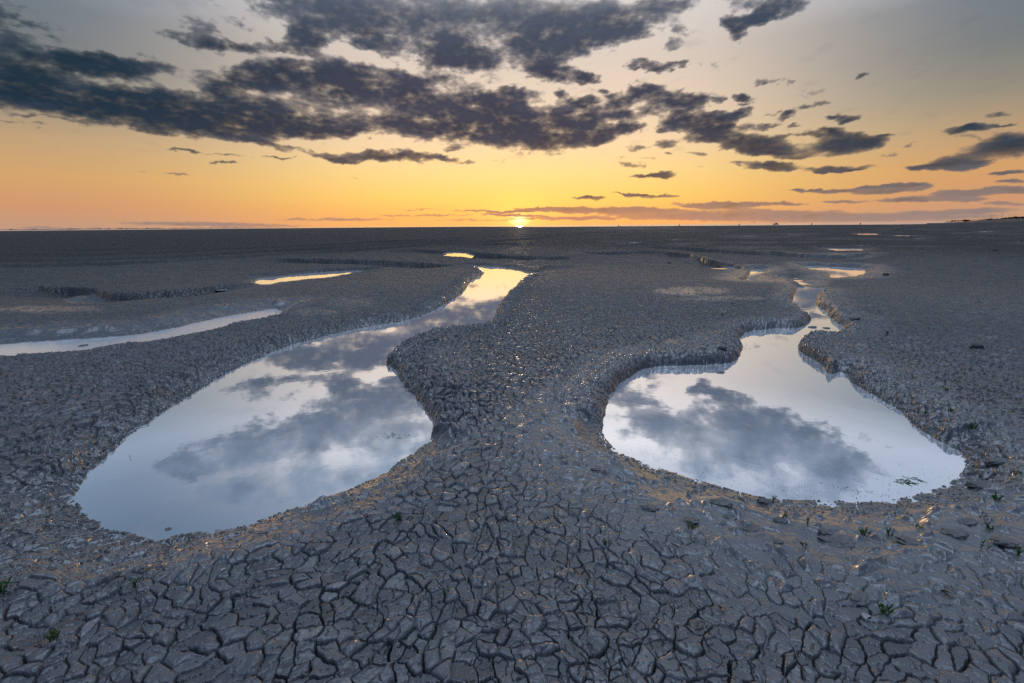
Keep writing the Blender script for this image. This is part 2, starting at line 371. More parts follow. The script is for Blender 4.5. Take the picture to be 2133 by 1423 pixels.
# groups: (bank width m, smooth wet margin m, ruggedness, points)
POOLS = {
 'A': [(0.30, .20, .8, [(975, 554), (1000, 555), (1040, 557), (1075, 563), (1106, 571)]),
       (0.16, .25, 1., [(1095, 579), (1080, 592), (1068, 605), (1050, 622), (1037, 640), (1033, 655), (1028, 666)]),
       (-0.06, .20, 1., [(1008, 671), (985, 671), (950, 675), (915, 680), (885, 687), (862, 695), (840, 705), (822, 715), (811, 728), (806, 740)]),
       (0.14, .15, 1.2, [(812, 756), (825, 776), (838, 796), (852, 815), (868, 832), (885, 850), (898, 870), (906, 888), (904, 903)]),
       (0.34, .45, .2, [(893, 920), (870, 935), (845, 952), (810, 978), (760, 1005), (700, 1030), (640, 1050), (580, 1070), (520, 1090), (460, 1102)]),
       (0.55, .45, .6, [(400, 1111), (360, 1118), (330, 1125), (290, 1116), (250, 1108), (210, 1098), (185, 1080), (170, 1060), (158, 1040), (163, 1015)]),
       (0.25, .20, .95, [(183, 990), (205, 968), (225, 948), (250, 925), (282, 901), (320, 873), (355, 850), (394, 826), (440, 797), (490, 769), (540, 746),
                        (590, 725), (640, 711), (700, 695), (760, 682), (820, 673), (866, 662), (896, 650)]),
       (0.16, .20, 1.1, [(918, 638), (942, 624), (963, 609), (973, 595), (983, 584), (1003, 573), (1006, 566), (990, 560)])],
 'B': [(0.25, .5, .7, [(1662, 599), (1682, 600), (1703, 603)]),
       (0.12, .5, .9, [(1706, 612), (1701, 624), (1699, 632), (1707, 640), (1720, 650), (1731, 662), (1744, 673), (1760, 686)]),
       (-0.06, .5, 1., [(1735, 687), (1712, 685), (1690, 687), (1678, 691), (1667, 700), (1672, 712), (1690, 722), (1712, 735), (1735, 755)]),
       (0.21, .55, .9, [(1755, 775), (1778, 797), (1800, 812), (1830, 830), (1862, 848), (1888, 866), (1905, 886), (1930, 903), (1955, 916)]),
       (0.25, .5, .9, [(1985, 930), (2005, 948), (2014, 968), (2008, 985)]),
       (0.50, 1.0, .16, [(1990, 1000), (1960, 1015), (1930, 1023), (1890, 1035), (1850, 1043), (1800, 1046), (1750, 1043), (1690, 1042), (1640, 1040),
                       (1600, 1038), (1560, 1030), (1510, 1016), (1460, 1001), (1410, 986), (1360, 970)]),
       (0.32, .95, .22, [(1320, 955), (1285, 938), (1264, 917), (1255, 895)]),
       (0.11, .6, .7, [(1257, 870), (1265, 850), (1266, 830), (1280, 813), (1295, 797), (1315, 783), (1340, 770), (1370, 764), (1420, 762), (1480, 760)]),
       (0.14, .4, .8, [(1515, 758), (1532, 750), (1543, 735), (1545, 720), (1540, 706), (1553, 693), (1580, 688), (1620, 684), (1655, 684), (1676, 678), (1688, 668),
                       (1680, 657), (1664, 645), (1652, 635), (1649, 627), (1653, 617), (1658, 608)])],
 'C': [(0.60, .9, .2, [(-260, 742), (-120, 728), (0, 718), (60, 714), (130, 709), (200, 705), (260, 700), (320, 692), (380, 680), (430, 668), (480, 658), (530, 650), (575, 644)]),
       (-0.06, .15, .6, [(590, 645), (560, 655), (520, 662), (470, 672), (450, 680), (400, 690), (330, 703), (270, 708), (220, 716), (180, 722), (120, 727), (60, 731), (0, 736), (-120, 748), (-260, 768)])],
 'D': [(0.5, .3, .8, [(532, 587), (545, 580), (600, 575), (660, 569), (720, 566), (748, 567)]),
       (-0.08, .3, .4, [(700, 573), (640, 579), (580, 586), (550, 590)])],
 'E': [(0.5, .2, .6, [(935, 526.0), (955, 526.3), (973, 528.6)]), (-0.1, .2, .4, [(968, 532), (948, 530.5)])],
 'F': [(0.35, .8, .8, [(1676, 555), (1720, 555.5), (1760, 557), (1795, 560), (1804, 566)]),
       (-0.08, .8, .8, [(1790, 569.5), (1760, 573), (1733, 573), (1730, 566.5), (1712, 561), (1690, 558.5)])],
 'G': [(0.3, .8, .6, [(1568, 562), (1590, 563)]), (-.08, .8, .6, [(1582, 570), (1574, 577), (1560, 580), (1542, 578), (1556, 571)])],
 'H': [(0.5, .9, .6, [(1722, 517), (1760, 517), (1794, 518), (1793, 524), (1765, 525.5), (1738, 524)])],
 'I': [(0.6, .5, .5, [(1312, 504.2), (1325, 504.4), (1332, 507.2), (1317, 507.5)])],
 'J': [(0.6, .5, .5, [(1788, 511.5), (1798, 511.8), (1799, 514.2), (1789, 514)])],
 'K': [(0.6, .5, .5, [(1908, 497), (1930, 497), (1930, 499.4), (1910, 499)])],
 'L': [(0.8, .9, .3, [(1398, 499), (1425, 500), (1440, 502), (1412, 502)])],
 'M': [(0.8, .9, .3, [(1550, 491.0), (1572, 491.2), (1580, 493.0), (1555, 493)])],
 'N': [(0.8, .9, .3, [(1640, 488.5), (1668, 488.8), (1660, 490.6), (1642, 490.4)])],
 'O': [(0.8, .9, .3, [(1868, 490.5), (1900, 490.5), (1898, 492.4), (1870, 492.2)])],
 'P': [(0.8, .9, .3, [(1792, 487.0), (1822, 487), (1818, 488.6), (1795, 488.5)])],
 'Q': [(0.8, .9, .3, [(2040, 482), (2062, 482), (2060, 483.6), (2042, 483.5)])],
}


def catmull(P, n):
    P = np.asarray(P); N = len(P); out = []
    for i in range(N):
        p0, p1, p2, p3 = P[i - 1], P[i], P[(i + 1) % N], P[(i + 2) % N]
        for k in range(n):
            t = k / n
            v = 0.5 * ((2 * p1) + (-p0 + p2) * t + (2 * p0 - 5 * p1 + 4 * p2 - p3) * t * t + (-p0 + 3 * p1 - 3 * p2 + p3) * t ** 3)
            v[2:] = p1[2:] * (1 - t) + p2[2:] * t
            out.append(v)
    return np.array(out)


POLY = {}
for nm, groups in POOLS.items():
    pts = []
    for (bw, sm, rg, ps) in groups:
        for (x, y) in ps:
            p = at(x, y, ZW if bw > 0 else .018)
            pts.append([p[0], p[1], abs(bw), sm, rg])
    POLY[nm] = catmull(pts, 3)


def poly_sdf(X, Y, poly):
    """signed distance (+ outside) and the interpolated bank attributes"""
    best = np.full(X.shape, 1e9, np.float32); inside = np.zeros(X.shape, bool)
    at3 = [np.zeros(X.shape, np.float32) for _ in range(3)]
    N = len(poly)
    for i in range(N):
        a, b = poly[i], poly[(i + 1) % N]
        ex, ey = b[0] - a[0], b[1] - a[1]
        L2 = ex * ex + ey * ey + 1e-12
        wx, wy = X - np.float32(a[0]), Y - np.float32(a[1])
        t = np.clip((wx * ex + wy * ey) / L2, 0, 1)
        d2 = (wx - ex * t) ** 2 + (wy - ey * t) ** 2
        m = d2 < best
        best = np.where(m, d2, best)
        for k in range(3):
            at3[k] = np.where(m, a[2 + k] * (1 - t) + b[2 + k] * t, at3[k])
        c = (a[1] > Y) != (b[1] > Y)
        if abs(ey) > 1e-9:
            inside ^= c & (X < (ex * (Y - a[1]) / ey + a[0]))
    d = np.sqrt(best)
    return np.where(inside, -d, d), at3


def line_dist(X, Y, pts):
    best = np.full(X.shape, 1e9, np.float32); T = np.zeros(X.shape, np.float32); S = np.zeros(X.shape, np.float32)
    n = len(pts) - 1
    for i in range(n):
        a, b = pts[i], pts[i + 1]
        ex, ey = b[0] - a[0], b[1] - a[1]; L2 = ex * ex + ey * ey + 1e-12
        wx, wy = X - a[0], Y - a[1]
        t = np.clip((wx * ex + wy * ey) / L2, 0, 1)
        d2 = (wx - ex * t) ** 2 + (wy - ey * t) ** 2
        m = d2 < best
        best = np.where(m, d2, best); T = np.where(m, (i + t) / n, T)
        S = np.where(m, np.sign(wx * -ey + wy * ex), S)
    return np.sqrt(best), T, S


# creeks and ruts: (half width m, depth m, margin wetness, pixel polyline)
CREEKS = [
 (0.30, .17, .2, [(560, 538), (640, 540), (720, 541), (800, 545), (880, 549), (975, 553)]),
 (0.20, .08, .2, [(1106, 571), (1125, 560), (1140, 552)]),
 (0.40, .20, .2, [(840, 519), (930, 523), (1000, 528), (1060, 533), (1130, 536), (1215, 536)]),
 (0.25, .16, .3, [(60, 597), (140, 598), (190, 601), (235, 612), (262, 613), (300, 609), (380, 604), (450, 596), (535, 588)]),
 (0.18, .10, .3, [(745, 566), (790, 558), (800, 556), (690, 559), (600, 567)]),
 (0.26, .15, .5, [(1180, 528), (1310, 523), (1380, 522), (1430, 528), (1475, 541), (1530, 553), (1572, 563)]),
 (0.40, .14, .5, [(1260, 509), (1330, 511), (1400, 514), (1480, 519), (1600, 526), (1700, 531)]),
 (0.20, .12, .8, [(1590, 566), (1625, 575), (1660, 584), (1690, 592), (1682, 601)]),
 (0.9, .12, .4, [(-100, 553), (100, 549), (250, 545), (420, 536), (640, 524), (850, 511), (1060, 499), (1260, 487)]),
 (0.8, .10, .3, [(-100, 541), (150, 540), (330, 534), (480, 526), (640, 518), (860, 505), (1050, 495)]),
 (1.0, .10, .3, [(-100, 530), (150, 529), (350, 524), (560, 514), (800, 503), (1000, 492), (1250, 483)]),
 (1.2, .16, .2, [(170, 518), (230, 518.5), (280, 518)]),
 (1.6, .25, .4, [(700, 505), (900, 498), (1100, 492), (1300, 481), (1400, 478)]),
 (0.5, .14, .4, [(1010, 506), (1050, 507), (1080, 506.5)]),
 (0.5, .16, .4, [(1340, 506), (1360, 507), (1380, 506)]),
 (0.6, .18, .9, [(1410, 501), (1440, 501.5), (1460, 503)]),
 (0.4, .14, .8, [(1600, 523), (1680, 530), (1760, 533), (1820, 527)]),
 (0.5, .14, .8, [(1560, 482), (1640, 482), (1760, 486), (1840, 490)]),
]
# wet, crack-free flats: (px, py, half length px, half depth px, amount)
FLATS = [(185, 615, 60, 12, 1), (90, 645, 130, 9, .8), (1440, 607, 90, 10, .8), (1500, 622, 110, 6, .6), (1560, 572, 70, 9, .9), (1650, 582, 90, 10, .9),
         (1700, 660, 120, 30, .45), (1500, 720, 130, 34, .8), (1330, 760, 70, 34, .6), (1880, 860, 90, 60, .4), (1180, 880, 70, 60, .5),
         (1240, 1000, 130, 60, .7), (2060, 1060, 160, 90, .85), (1750, 1100, 300, 45, .6), (1980, 1150, 220, 50, .5),
         (120, 1130, 110, 36, .5), (330, 1160, 130, 18, .6), (560, 1100, 160, 22, .5), (1430, 508, 60, 3, .8), (1580, 506, 50, 3, .8),
         (1560, 515, 90, 4, .6), (1750, 530, 80, 4, .9), (1750, 552, 110, 4, .8), (1570, 494, 90, 2.5, .8), (1650, 487, 70, 2, .8), (1760, 497, 140, 3, .7),
         (2050, 484, 60, 1.6, .7), (1330, 474, 120, 2.4, 1), (1240, 480, 60, 2, .7), (640, 650, 70, 10, .7), (730, 630, 60, 14, .5), (1280, 503, 40, 2, .7), (300, 680, 160, 8, .35), (930, 760, 60, 40, .35)]


def cells(wx, wy, cs, sd, J=0.94):
    """Voronoi plates: distance to the edge (m), offset to the centre, ids of this and the neighbouring cell"""
    gx, gy = (wx / cs).astype(np.float32), (wy / cs).astype(np.float32)
    ix = np.floor(gx).astype(np.int32); iy = np.floor(gy).astype(np.int32)
    fx = gx - ix; fy = gy - iy
    J = np.float32(J); H = np.float32(.5)
    b1 = np.full_like(gx, 9.); mx = np.zeros_like(gx); my = np.zeros_like(gx); cix = ix.copy(); ciy = iy.copy()
    for i in (-1, 0, 1):
        for j in (-1, 0, 1):
            ax = np.float32(i + .5) + J * (h2(ix + i, iy + j, sd) - H) - fx
            ay = np.float32(j + .5) + J * (h2(ix + i, iy + j, sd + 1) - H) - fy
            d2 = ax * ax + ay * ay
            m = d2 < b1
            b1 = np.where(m, d2, b1); mx = np.where(m, ax, mx); my = np.where(m, ay, my)
            cix = np.where(m, ix + i, cix); ciy = np.where(m, iy + j, ciy)
    e1 = np.full_like(gx, 9.); nx = cix.copy(); ny = ciy.copy()
    bx = (cix - ix).astype(np.float32) - fx; by = (ciy - iy).astype(np.float32) - fy
    for i in (-2, -1, 0, 1, 2):
        for j in (-2, -1, 0, 1, 2):
            if (i == 0 and j == 0) or (abs(i) == 2 and abs(j) == 2): continue
            kx, ky = cix + i, ciy + j
            ax = bx + np.float32(i + .5) + J * (h2(kx, ky, sd) - H)
            ay = by + np.float32(j + .5) + J * (h2(kx, ky, sd + 1) - H)
            ex, ey = ax - mx, ay - my
            dd = 0.5 * ((ax + mx) * ex + (ay + my) * ey) / (np.sqrt(ex * ex + ey * ey) + np.float32(1e-6))
            m = dd < e1
            e1 = np.where(m, dd, e1); nx = np.where(m, kx, nx); ny = np.where(m, ky, ny)
    return e1 * np.float32(cs), mx, my, cix, ciy, nx, ny


def terrain(X, Y, spacing):
    """height and surface attributes of the mud"""
    X = X.astype(np.float32); Y = Y.astype(np.float32)
    r = np.sqrt(X * X + Y * Y)
    near = r < 45
    top = 0.009 * fbm(X / 1.7, Y / 1.7, 3, 1) + 0.03 * fbm(X / 9, Y / 9, 2, 5) * sstep(3, 9, r)
    top = top + 0.10 * fbm(X / 26, Y / 26, 4, 6, .6) * sstep(25, 60, r) + 0.12 * sstep(60, 200, r) * fbm(X / 120, Y / 50, 4, 8)
    wet = np.zeros_like(X); smooth = np.zeros_like(X); rug = np.zeros_like(X); bank = np.zeros_like(X)
    z = top.copy()
    wob = 0.030 * fbm(X * 5, Y * 5, 3, 21) + 0.012 * fbm(X * 26, Y * 26, 2, 31)
    dmin = np.full_like(X, 99.)
    for nm, poly in POLY.items():
        x0, y0 = poly[:, 0].min() - 2.5, poly[:, 1].min() - 2.5
        x1, y1 = poly[:, 0].max() + 2.5, poly[:, 1].max() + 2.5
        s = (X > x0) & (X < x1) & (Y > y0) & (Y < y1)
        if not s.any(): continue
        d, (bw, sm, rg) = poly_sdf(X[s], Y[s], poly)
        wb = wob[s] * np.clip(rg, .3, 1)
        big = 1.0 if nm in 'ABC' else 0.6
        d = d + wb * big
        bw2 = bw * (1 + 0.7 * fbm(X[s] * 2.2, Y[s] * 2.2, 2, 55))
        t = np.clip(d / bw2, 0, 1)
        pr = np.where(bw < .22, 1 - (1 - t) ** 2.4, t * t * (3 - 2 * t) * .75 + t * .25)
        rim = 0.014 * np.exp(-((d - bw2 * 1.2) / .10) ** 2) * (bw < .22) * (bw > .09)
        zo = ZW + (top[s] + rim - ZW) * pr
        zi = ZW + np.maximum(d, -.5) * 0.22 - 0.007
        zz = np.where(d > 0, zo, zi)
        z[s] = np.where(d < 2.2, np.minimum(z[s] + rim * (z[s] > ZW + .05), zz), z[s])
        dmin[s] = np.minimum(dmin[s], d)
        wv = np.exp(-np.maximum(d, 0) / (sm * .55))
        wet[s] = np.maximum(wet[s], wv)
        smooth[s] = np.maximum(smooth[s], 1 - sstep(sm * .4, sm * 1.25, d + .15 * fbm(X[s] * 3, Y[s] * 3, 2, 77)))
        rug[s] = np.maximum(rug[s], rg * np.exp(-(np.maximum(d, 0) / .36) ** 2))
        bank[s] = np.maximum(bank[s], (d > 0) * (1 - sstep(.8, 1.4, d / bw2)))
    for (hw, dep, wt, pl) in CREEKS:
        if hw != .20 or dep > .15: dep = dep * 1.5
        pts = [at(x, y, 0) for (x, y) in pl]
        xs = [p[0] for p in pts]; ys = [p[1] for p in pts]
        m = hw * 4 + 4
        s = (X > min(xs) - m) & (X < max(xs) + m) & (Y > min(ys) - m) & (Y < max(ys) + m)
        if not s.any(): continue
        d, T, S = line_dist(X[s], Y[s], pts)
        wvy = hw * .6 * fbm(X[s] / (hw * 3), Y[s] / (hw * 3), 3, 91)
        d = np.abs(d + wvy)
        taper = sstep(0, .12, T) * (1 - sstep(.88, 1, T)) if hw > .5 else sstep(0, .1, T) * (1 - sstep(.86, .97, T))
        modu = np.clip(.75 + .6 * fbm(X[s] / (hw * 8), Y[s] / (hw * 8), 2, 93), .1, 1.3)
        # steep far wall, long soft slope on the near side
        q = d / hw
        nearw = np.clip(r[s] * .12, hw, 4.0)
        sg = S if pts[-1][0] > pts[0][0] else -S
        prof = np.where(sg > 0, 1 - sstep(0.0, .35 * hw, d), 1 - sstep(0, 1, d / nearw))
        cut = dep * modu * taper * prof
        z[s] = np.maximum(z[s] - cut, np.minimum(z[s], -dep - .02))
        rug[s] = np.maximum(rug[s], .7 * (1 - sstep(1.0, 2.2, q)))
        wet[s] = np.maximum(wet[s], wt * .7 * (1 - sstep(.6, 2.5, q)))
    Px, Py, okp = proj(X, Y, np.full_like(X, -CAM_H))
    for (x, y, rx, ry, am) in FLATS:
        c = at(x, y, 0); ex = at(x + rx, y, 0) - c; ey = at(x, y - ry, 0) - c
        L = max(np.hypot(*ex), np.hypot(*ey)) * 2.6
        s = (np.abs(X - c[0]) < L) & (np.abs(Y - c[1]) < L)
        if not s.any(): continue
        M = np.linalg.inv(np.array([[ex[0], ey[0]], [ex[1], ey[1]]]))
        dx, dy = X[s] - c[0], Y[s] - c[1]
        u = M[0, 0] * dx + M[0, 1] * dy; v = M[1, 0] * dx + M[1, 1] * dy
        g = np.exp(-(u * u + v * v)) * (1 + .5 * fbm(u * 2.2, v * 2.2, 3, 12) + .55 * fbm(X[s] * 6, Y[s] * 6, 3, 14))
        smooth[s] = np.maximum(smooth[s], sstep(.34, .62, g) * min(1, am * 1.15))
        wet[s] = np.maximum(wet[s], g * am * .62)
    fw = sstep(.12, .42, fbm(X / 7, Y / 3.5, 4, 181)) * sstep(22, 38, r) * (1 - sstep(110, 200, r)) * sstep(2, 16, np.degrees(np.arctan2(X, Y)))
    wet = np.maximum(wet, fw * .8); smooth = np.maximum(smooth, fw * .8); z = z - fw * .05
    smooth = np.clip(smooth, 0, 1) * (1 - .75 * np.clip(rug, 0, 1))
    # ---- mud plates
    cs = 0.060
    wpx = X + .09 * fbm(X * 1.3, Y * 1.3, 2, 99) + 0.035 * fbm(X * 3.2, Y * 3.2, 2, 101) + 0.011 * fbm(X * 18, Y * 18, 3, 102)
    wpy = Y + .09 * fbm(X * 1.3 + 4, Y * 1.3, 2, 98) + 0.035 * fbm(X * 3.2 + 9, Y * 3.2, 2, 103) + 0.011 * fbm(X * 18, Y * 18 + 9, 3, 104)
    e1, mx, my, cix, ciy, nx, ny = cells(wpx, wpy, cs, 1)
    ph = h2(cix + nx, ciy + ny, 5)                      # one number per edge
    ch = h2(cix, ciy, 6); ch2 = h2(cix, ciy, 7); ch3 = h2(cix, ciy, 8); ch4 = h2(cix, ciy, 9)
    opn = sstep(.10, .28, ph)
    width = (0.0008 + 0.0032 * ph * ph + .0012 * fbm(X * 9, Y * 9, 2, 61)) * opn
    width = width * (1 + .6 * np.clip(fbm(X * .9, Y * .9, 2, 62), -.6, 1))
    weff = np.maximum(width, spacing * .56 * opn)
    shallow = np.maximum(np.clip(width / np.maximum(weff, 1e-5), 0, 1), .62 - .48 * sstep(4.5, 9, r))
    keep = 1 - smooth
    crack = (1 - sstep(.45, 1.0, e1 / np.maximum(weff, 1e-4))) * opn
    fade = 1 - sstep(5, 13, r) * .5 * (1 - .7 * np.clip(rug, 0, 1))
    lumpsel = sstep(.56, .62, ch3 + .10 * (1 - smooth))
    dome = 1 - np.exp(-np.maximum(e1 - width * .6, 0) / np.maximum(.0030 + .005 * ch4 * ch4, spacing * .40))
    md = sstep(1.8, 4, r)
    rr2 = np.clip(rug, 0, 1.3)
    # finer second generation of cracks inside the plates, near the camera only
    sub = np.zeros_like(X); subh = np.zeros_like(X)
    sl_ = r < 9
    if sl_.any():
        xs, ys = X[sl_], Y[sl_]
        w2x = xs + .008 * fbm(xs * 22, ys * 22, 2, 171) + .004 * fbm(xs * 70, ys * 70, 2, 172)
        w2y = ys + .008 * fbm(xs * 22 + 5, ys * 22, 2, 173) + .004 * fbm(xs * 70, ys * 70 + 5, 2, 174)
        e2, m2x, m2y, c2x, c2y, n2x, n2y = cells(w2x, w2y, .034, 21, .98)
        p2 = h2(c2x + n2x, c2y + n2y, 25)
        patch = fbm(xs * 1.3, ys * 1.3, 3, 175)
        o2 = sstep(.62 - .35 * patch, .72 - .35 * patch, p2)
        w2 = np.maximum(.0014 + .0016 * p2, spacing[sl_] * .5)
        fd = 1 - sstep(6, 9, r[sl_])
        sub[sl_] = (1 - sstep(.2, 1, e2 / w2)) * o2 * fd * np.clip(.0024 / w2, .3, 1)
        hh = h2(c2x, c2y, 26); hq = h2(c2x, c2y, 27)
        same = sstep(.0, .012, e2) 
        subh[sl_] = fd * (same * (.0045 * (hh - .35)) * sstep(-.2, .25, patch) + (m2x * (hh - .5) + m2y * (hq - .5)) * .007 * sstep(.3, .7, hq) + same * .024 * (hh - .5) * rr2[sl_])
    plate = dome * (0.0012 + .002 * md + 0.0095 * sstep(.52, .60, ch) * (.5 + ch4) + .024 * rr2 * ch) + (mx * (ch2 - .5) + my * (ch4 - .5)) * -0.012 * (1 + rr2 * 1.6 + .6 * md * (1 - sstep(5, 9, r)))
    plate = plate * keep
    lump = sstep(.004, .030, e1) * (0.010 + .018 * ch) * lumpsel * smooth
    lump = lump * (dmin > .10)
    dz = plate - crack * shallow * 0.055 * keep + lump + (subh - sub * .011) * np.maximum(keep * .85 + .1, rr2 * .8)
    # rugged broken bank
    bn = np.abs(fbm(X * 11, Y * 11, 4, 131, .6))
    bn2 = fbm(X * 4.5, Y * 4.5, 3, 133)
    dz = dz + rr2 * (1 - .5 * bank) * (0.034 * (bn - .24) + .02 * bn2 + .007 * fbm(X * 34, Y * 34, 3, 135, .6)) * (dmin > -.03) * sstep(-.02, .05, dmin)
    # general grain; streaky erosion on the smooth mud running to the lower right
    dz = dz + 0.0026 * fbm(X * 24, Y * 24, 3, 141) * keep + .0012 * fbm(X * 20, Y * 20, 3, 140) + 0.0007 * fbm(X * 90, Y * 90, 2, 142) + .0035 * fbm(X * 7, Y * 7, 3, 139)
    dzf = sstep(8, 20, r) * (.032 * fbm(X * 2.1, Y * 2.1, 3, 143, .65) + .03 * np.abs(fbm(X * .7, Y * .7, 3, 144)))
    sx = (X * .80 - Y * .60); sy = (X * .60 + Y * .80)
    dz = dz + smooth * (0.0034 * fbm(sx * 5, sy * 20, 4, 151) + .005 * fbm(X * 8, Y * 8, 3, 152))
    dz = dz * np.where(dmin < 0, .25, 1) * fade
    z = z + dz + dzf
    pale = sstep(.90, .95, ch2) * keep * sstep(-.3, .2, fbm(X * 1.1, Y * 1.1, 2, 161)) * sstep(.004, .012, e1)
    tone = ch
    # far tide flat falls away into the sea; low beach rises on the right
    azd = np.degrees(np.arctan2(X, Y))
    lf = sstep(6, -10, azd) if False else 1 - sstep(-12, 6, azd)
    far = sstep(330 + 700 * lf, 620 + 1200 * lf, r)
    z = z - far * 0.75
    beach = sstep(39.5, 50, azd) * (azd < 110) * sstep(120, 230, r) * (1 - sstep(1500, 2500, r))
    z = z + beach * 1.5
    return z, wet, smooth, pale, tone, rug, crack * keep, dmin


def build_ground():
    front = np.arange(-64, 64.001, 0.068)
    side_l = -64 - np.cumsum(np.linspace(.3, 6, 36)); side_l = side_l[side_l > -178][::-1]
    azs = np.radians(np.concatenate([side_l, front, -side_l[::-1]]))
    d1 = np.arange(64, 26, -0.046); d2 = np.arange(26, 2.6, -0.026); d3 = np.arange(2.6, 0.05, -0.026)
    d4 = np.array([.04, .025, .014, .007, .003, .002])
    dep = np.radians(np.concatenate([[88, 84, 80, 76, 72, 68], d1, d2, d3, d4]))
    rad = CAM_H / np.tan(dep)
    A, Rr = np.meshgrid(azs, rad)
    X, Y = Rr * np.sin(A), Rr * np.cos(A)
    drow = np.abs(np.gradient(rad))[:, None] * np.ones_like(A)
    dcol = Rr * RAD(.068)
    spacing = np.maximum(drow, dcol).astype(np.float32)
    zs = terrain(X.ravel(), Y.ravel(), spacing.ravel())
    V = np.stack([X.ravel(), Y.ravel(), zs[0]], -1)
    Fc = grid_faces(len(rad), len(azs), wrap=True)
    Fc = Fc[:, ::-1]
    return V, Fc, zs


def mud_material():
    mat = bpy.data.materials.new('estuary_mud'); mat.use_nodes = True
    t = NT(mat.node_tree)
    b = t.n['Principled BSDF']
    geo = t.node('ShaderNodeNewGeometry'); P = geo.outputs['Position']
    wet = t.attr('wet'); sm = t.attr('smooth'); pale = t.attr('pale'); tone = t.attr('tone')
    n_big = t.noise(P, 0.9, 4); n_mid = t.noise(P, 7, 5); n_fine = t.noise(P, 55, 4, .6)
    c = t.mix(t.ramp(n_mid, [(.32, 0), (.68, 1)]), (.074, .082, .096), (.165, .168, .178))
    c = t.mix(t.math('MULTIPLY', t.ramp(n_big, [(.38, 0), (.62, 1)]), .45), c, (.135, .120, .110))
    c = t.mix(1, c, t.ramp(tone, [(0, .52), (.45, .82), (.8, 1.0), (1, 1.0)]), 'MULTIPLY')
    c = t.mix(t.math('MULTIPLY', pale, .7), c, (.30, .30, .30))
    c = t.mix(t.math('MULTIPLY', t.ramp(n_fine, [(.55, 0), (.75, 1)]), .35), c, (.075, .066, .058))
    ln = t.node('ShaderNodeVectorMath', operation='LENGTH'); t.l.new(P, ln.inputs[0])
    c = t.mix(t.math('MULTIPLY', sm, .55), c, (.20, .20, .205))  # sky sheen on the smooth mud put into the colour as a paler tone
    c = t.mix(t.ramp(wet, [(.66, 0), (.95, .75)]), c, (.085, .080, .076))
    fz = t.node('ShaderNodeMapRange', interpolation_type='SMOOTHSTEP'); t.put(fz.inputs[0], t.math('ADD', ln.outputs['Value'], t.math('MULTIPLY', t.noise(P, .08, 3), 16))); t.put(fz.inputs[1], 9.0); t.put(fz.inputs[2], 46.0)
    c = t.mix(t.math('MULTIPLY', fz.outputs[0], .85), c, (.075, .070, .068))       # outer flats darker: shade of their rough relief put into the colour
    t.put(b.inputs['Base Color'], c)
    wn = t.math('ADD', wet, t.math('MULTIPLY', t.math('SUBTRACT', t.noise(P, 4, 4), .5), .7), clamp=True)
    ro = t.ramp(wn, [(0, .44), (.25, .37), (.6, .26), (1, .18)])
    ro = t.math('ADD', ro, t.math('MULTIPLY', t.math('SUBTRACT', tone, .5), .16))
    ro = t.math('ADD', ro, t.math('MULTIPLY', t.math('SUBTRACT', n_fine, .5), .22), clamp=True)
    t.put(b.inputs['Roughness'], ro)
    t.put(b.inputs['Specular IOR Level'], t.math('MULTIPLY', t.ramp(wn, [(0, 1.0), (.5, 1.0), (1, 1.0)]), t.math('SUBTRACT', 1.0, t.math('MULTIPLY', fz.outputs[0], .8))))
    ro_far = t.math('ADD', ro, t.math('MULTIPLY', fz.outputs[0], .3), clamp=True); t.put(b.inputs['Roughness'], ro_far)
    nf = t.node('ShaderNodeMapRange', interpolation_type='SMOOTHSTEP'); t.put(nf.inputs[0], ln.outputs['Value']); t.put(nf.inputs[1], 2.2); t.put(nf.inputs[2], 9.0); t.put(nf.inputs[3], 1.0); t.put(nf.inputs[4], .0)
    t.put(b.inputs['Coat Weight'], t.math('MAXIMUM', t.math('MULTIPLY', t.ramp(wn, [(0, .38), (.5, .95)]), nf.outputs[0]), t.math('MULTIPLY', t.ramp(wet, [(.2, 0), (.7, .8)]), t.math('SUBTRACT', 1.0, fz.outputs[0]))))
    b.inputs['Coat Roughness'].default_value = .23; b.inputs['Coat IOR'].default_value = 1.7
    # fine relief
    vor = t.node('ShaderNodeTexVoronoi', feature='DISTANCE_TO_EDGE'); t.l.new(P, vor.inputs['Vector']); vor.inputs['Scale'].default_value = 14.0
    far = t.node('ShaderNodeMapRange')
    t.put(far.inputs[0], ln.outputs['Value']); t.put(far.inputs[1], 6.0); t.put(far.inputs[2], 14.0)
    vr = t.math('MULTIPLY', t.ramp(vor.outputs['Distance'], [(0, 0), (.10, 1)]), t.math('MULTIPLY', far.outputs[0], .022))
    vr = t.math('MULTIPLY', vr, t.math('SUBTRACT', 1.0, sm, clamp=True))
    hgt = t.math('ADD', t.math('MULTIPLY', t.noise(P, 130, 4, .6), .0013), t.math('MULTIPLY', t.noise(P, 36, 4, .6), .0040))
    hgt = t.math('MULTIPLY', hgt, t.math('SUBTRACT', 1.0, t.math('MULTIPLY', sm, .72)))
    hgt = t.math('ADD', hgt, vr)
    hgt = t.math('ADD', hgt, t.math('MULTIPLY', t.math('MULTIPLY', t.noise(P, 3.5, 5, .6), fz.outputs[0]), .10))
    bp = t.node('ShaderNodeBump'); bp.inputs['Distance'].default_value = 1.0; bp.inputs['Strength'].default_value = .9
    t.put(bp.inputs['Height'], hgt)
    t.l.new(bp.outputs[0], b.inputs['Normal'])
    return mat


MUD = mud_material()
GV, GF, GA = build_ground()
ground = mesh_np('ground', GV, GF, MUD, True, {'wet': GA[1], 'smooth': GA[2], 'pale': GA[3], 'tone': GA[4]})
tag(ground, kind='structure')


def ground_z(x, y):
    a = terrain(np.array([x], float), np.array([y], float), np.full(1, .004, np.float32))
    return float(a[0][0])


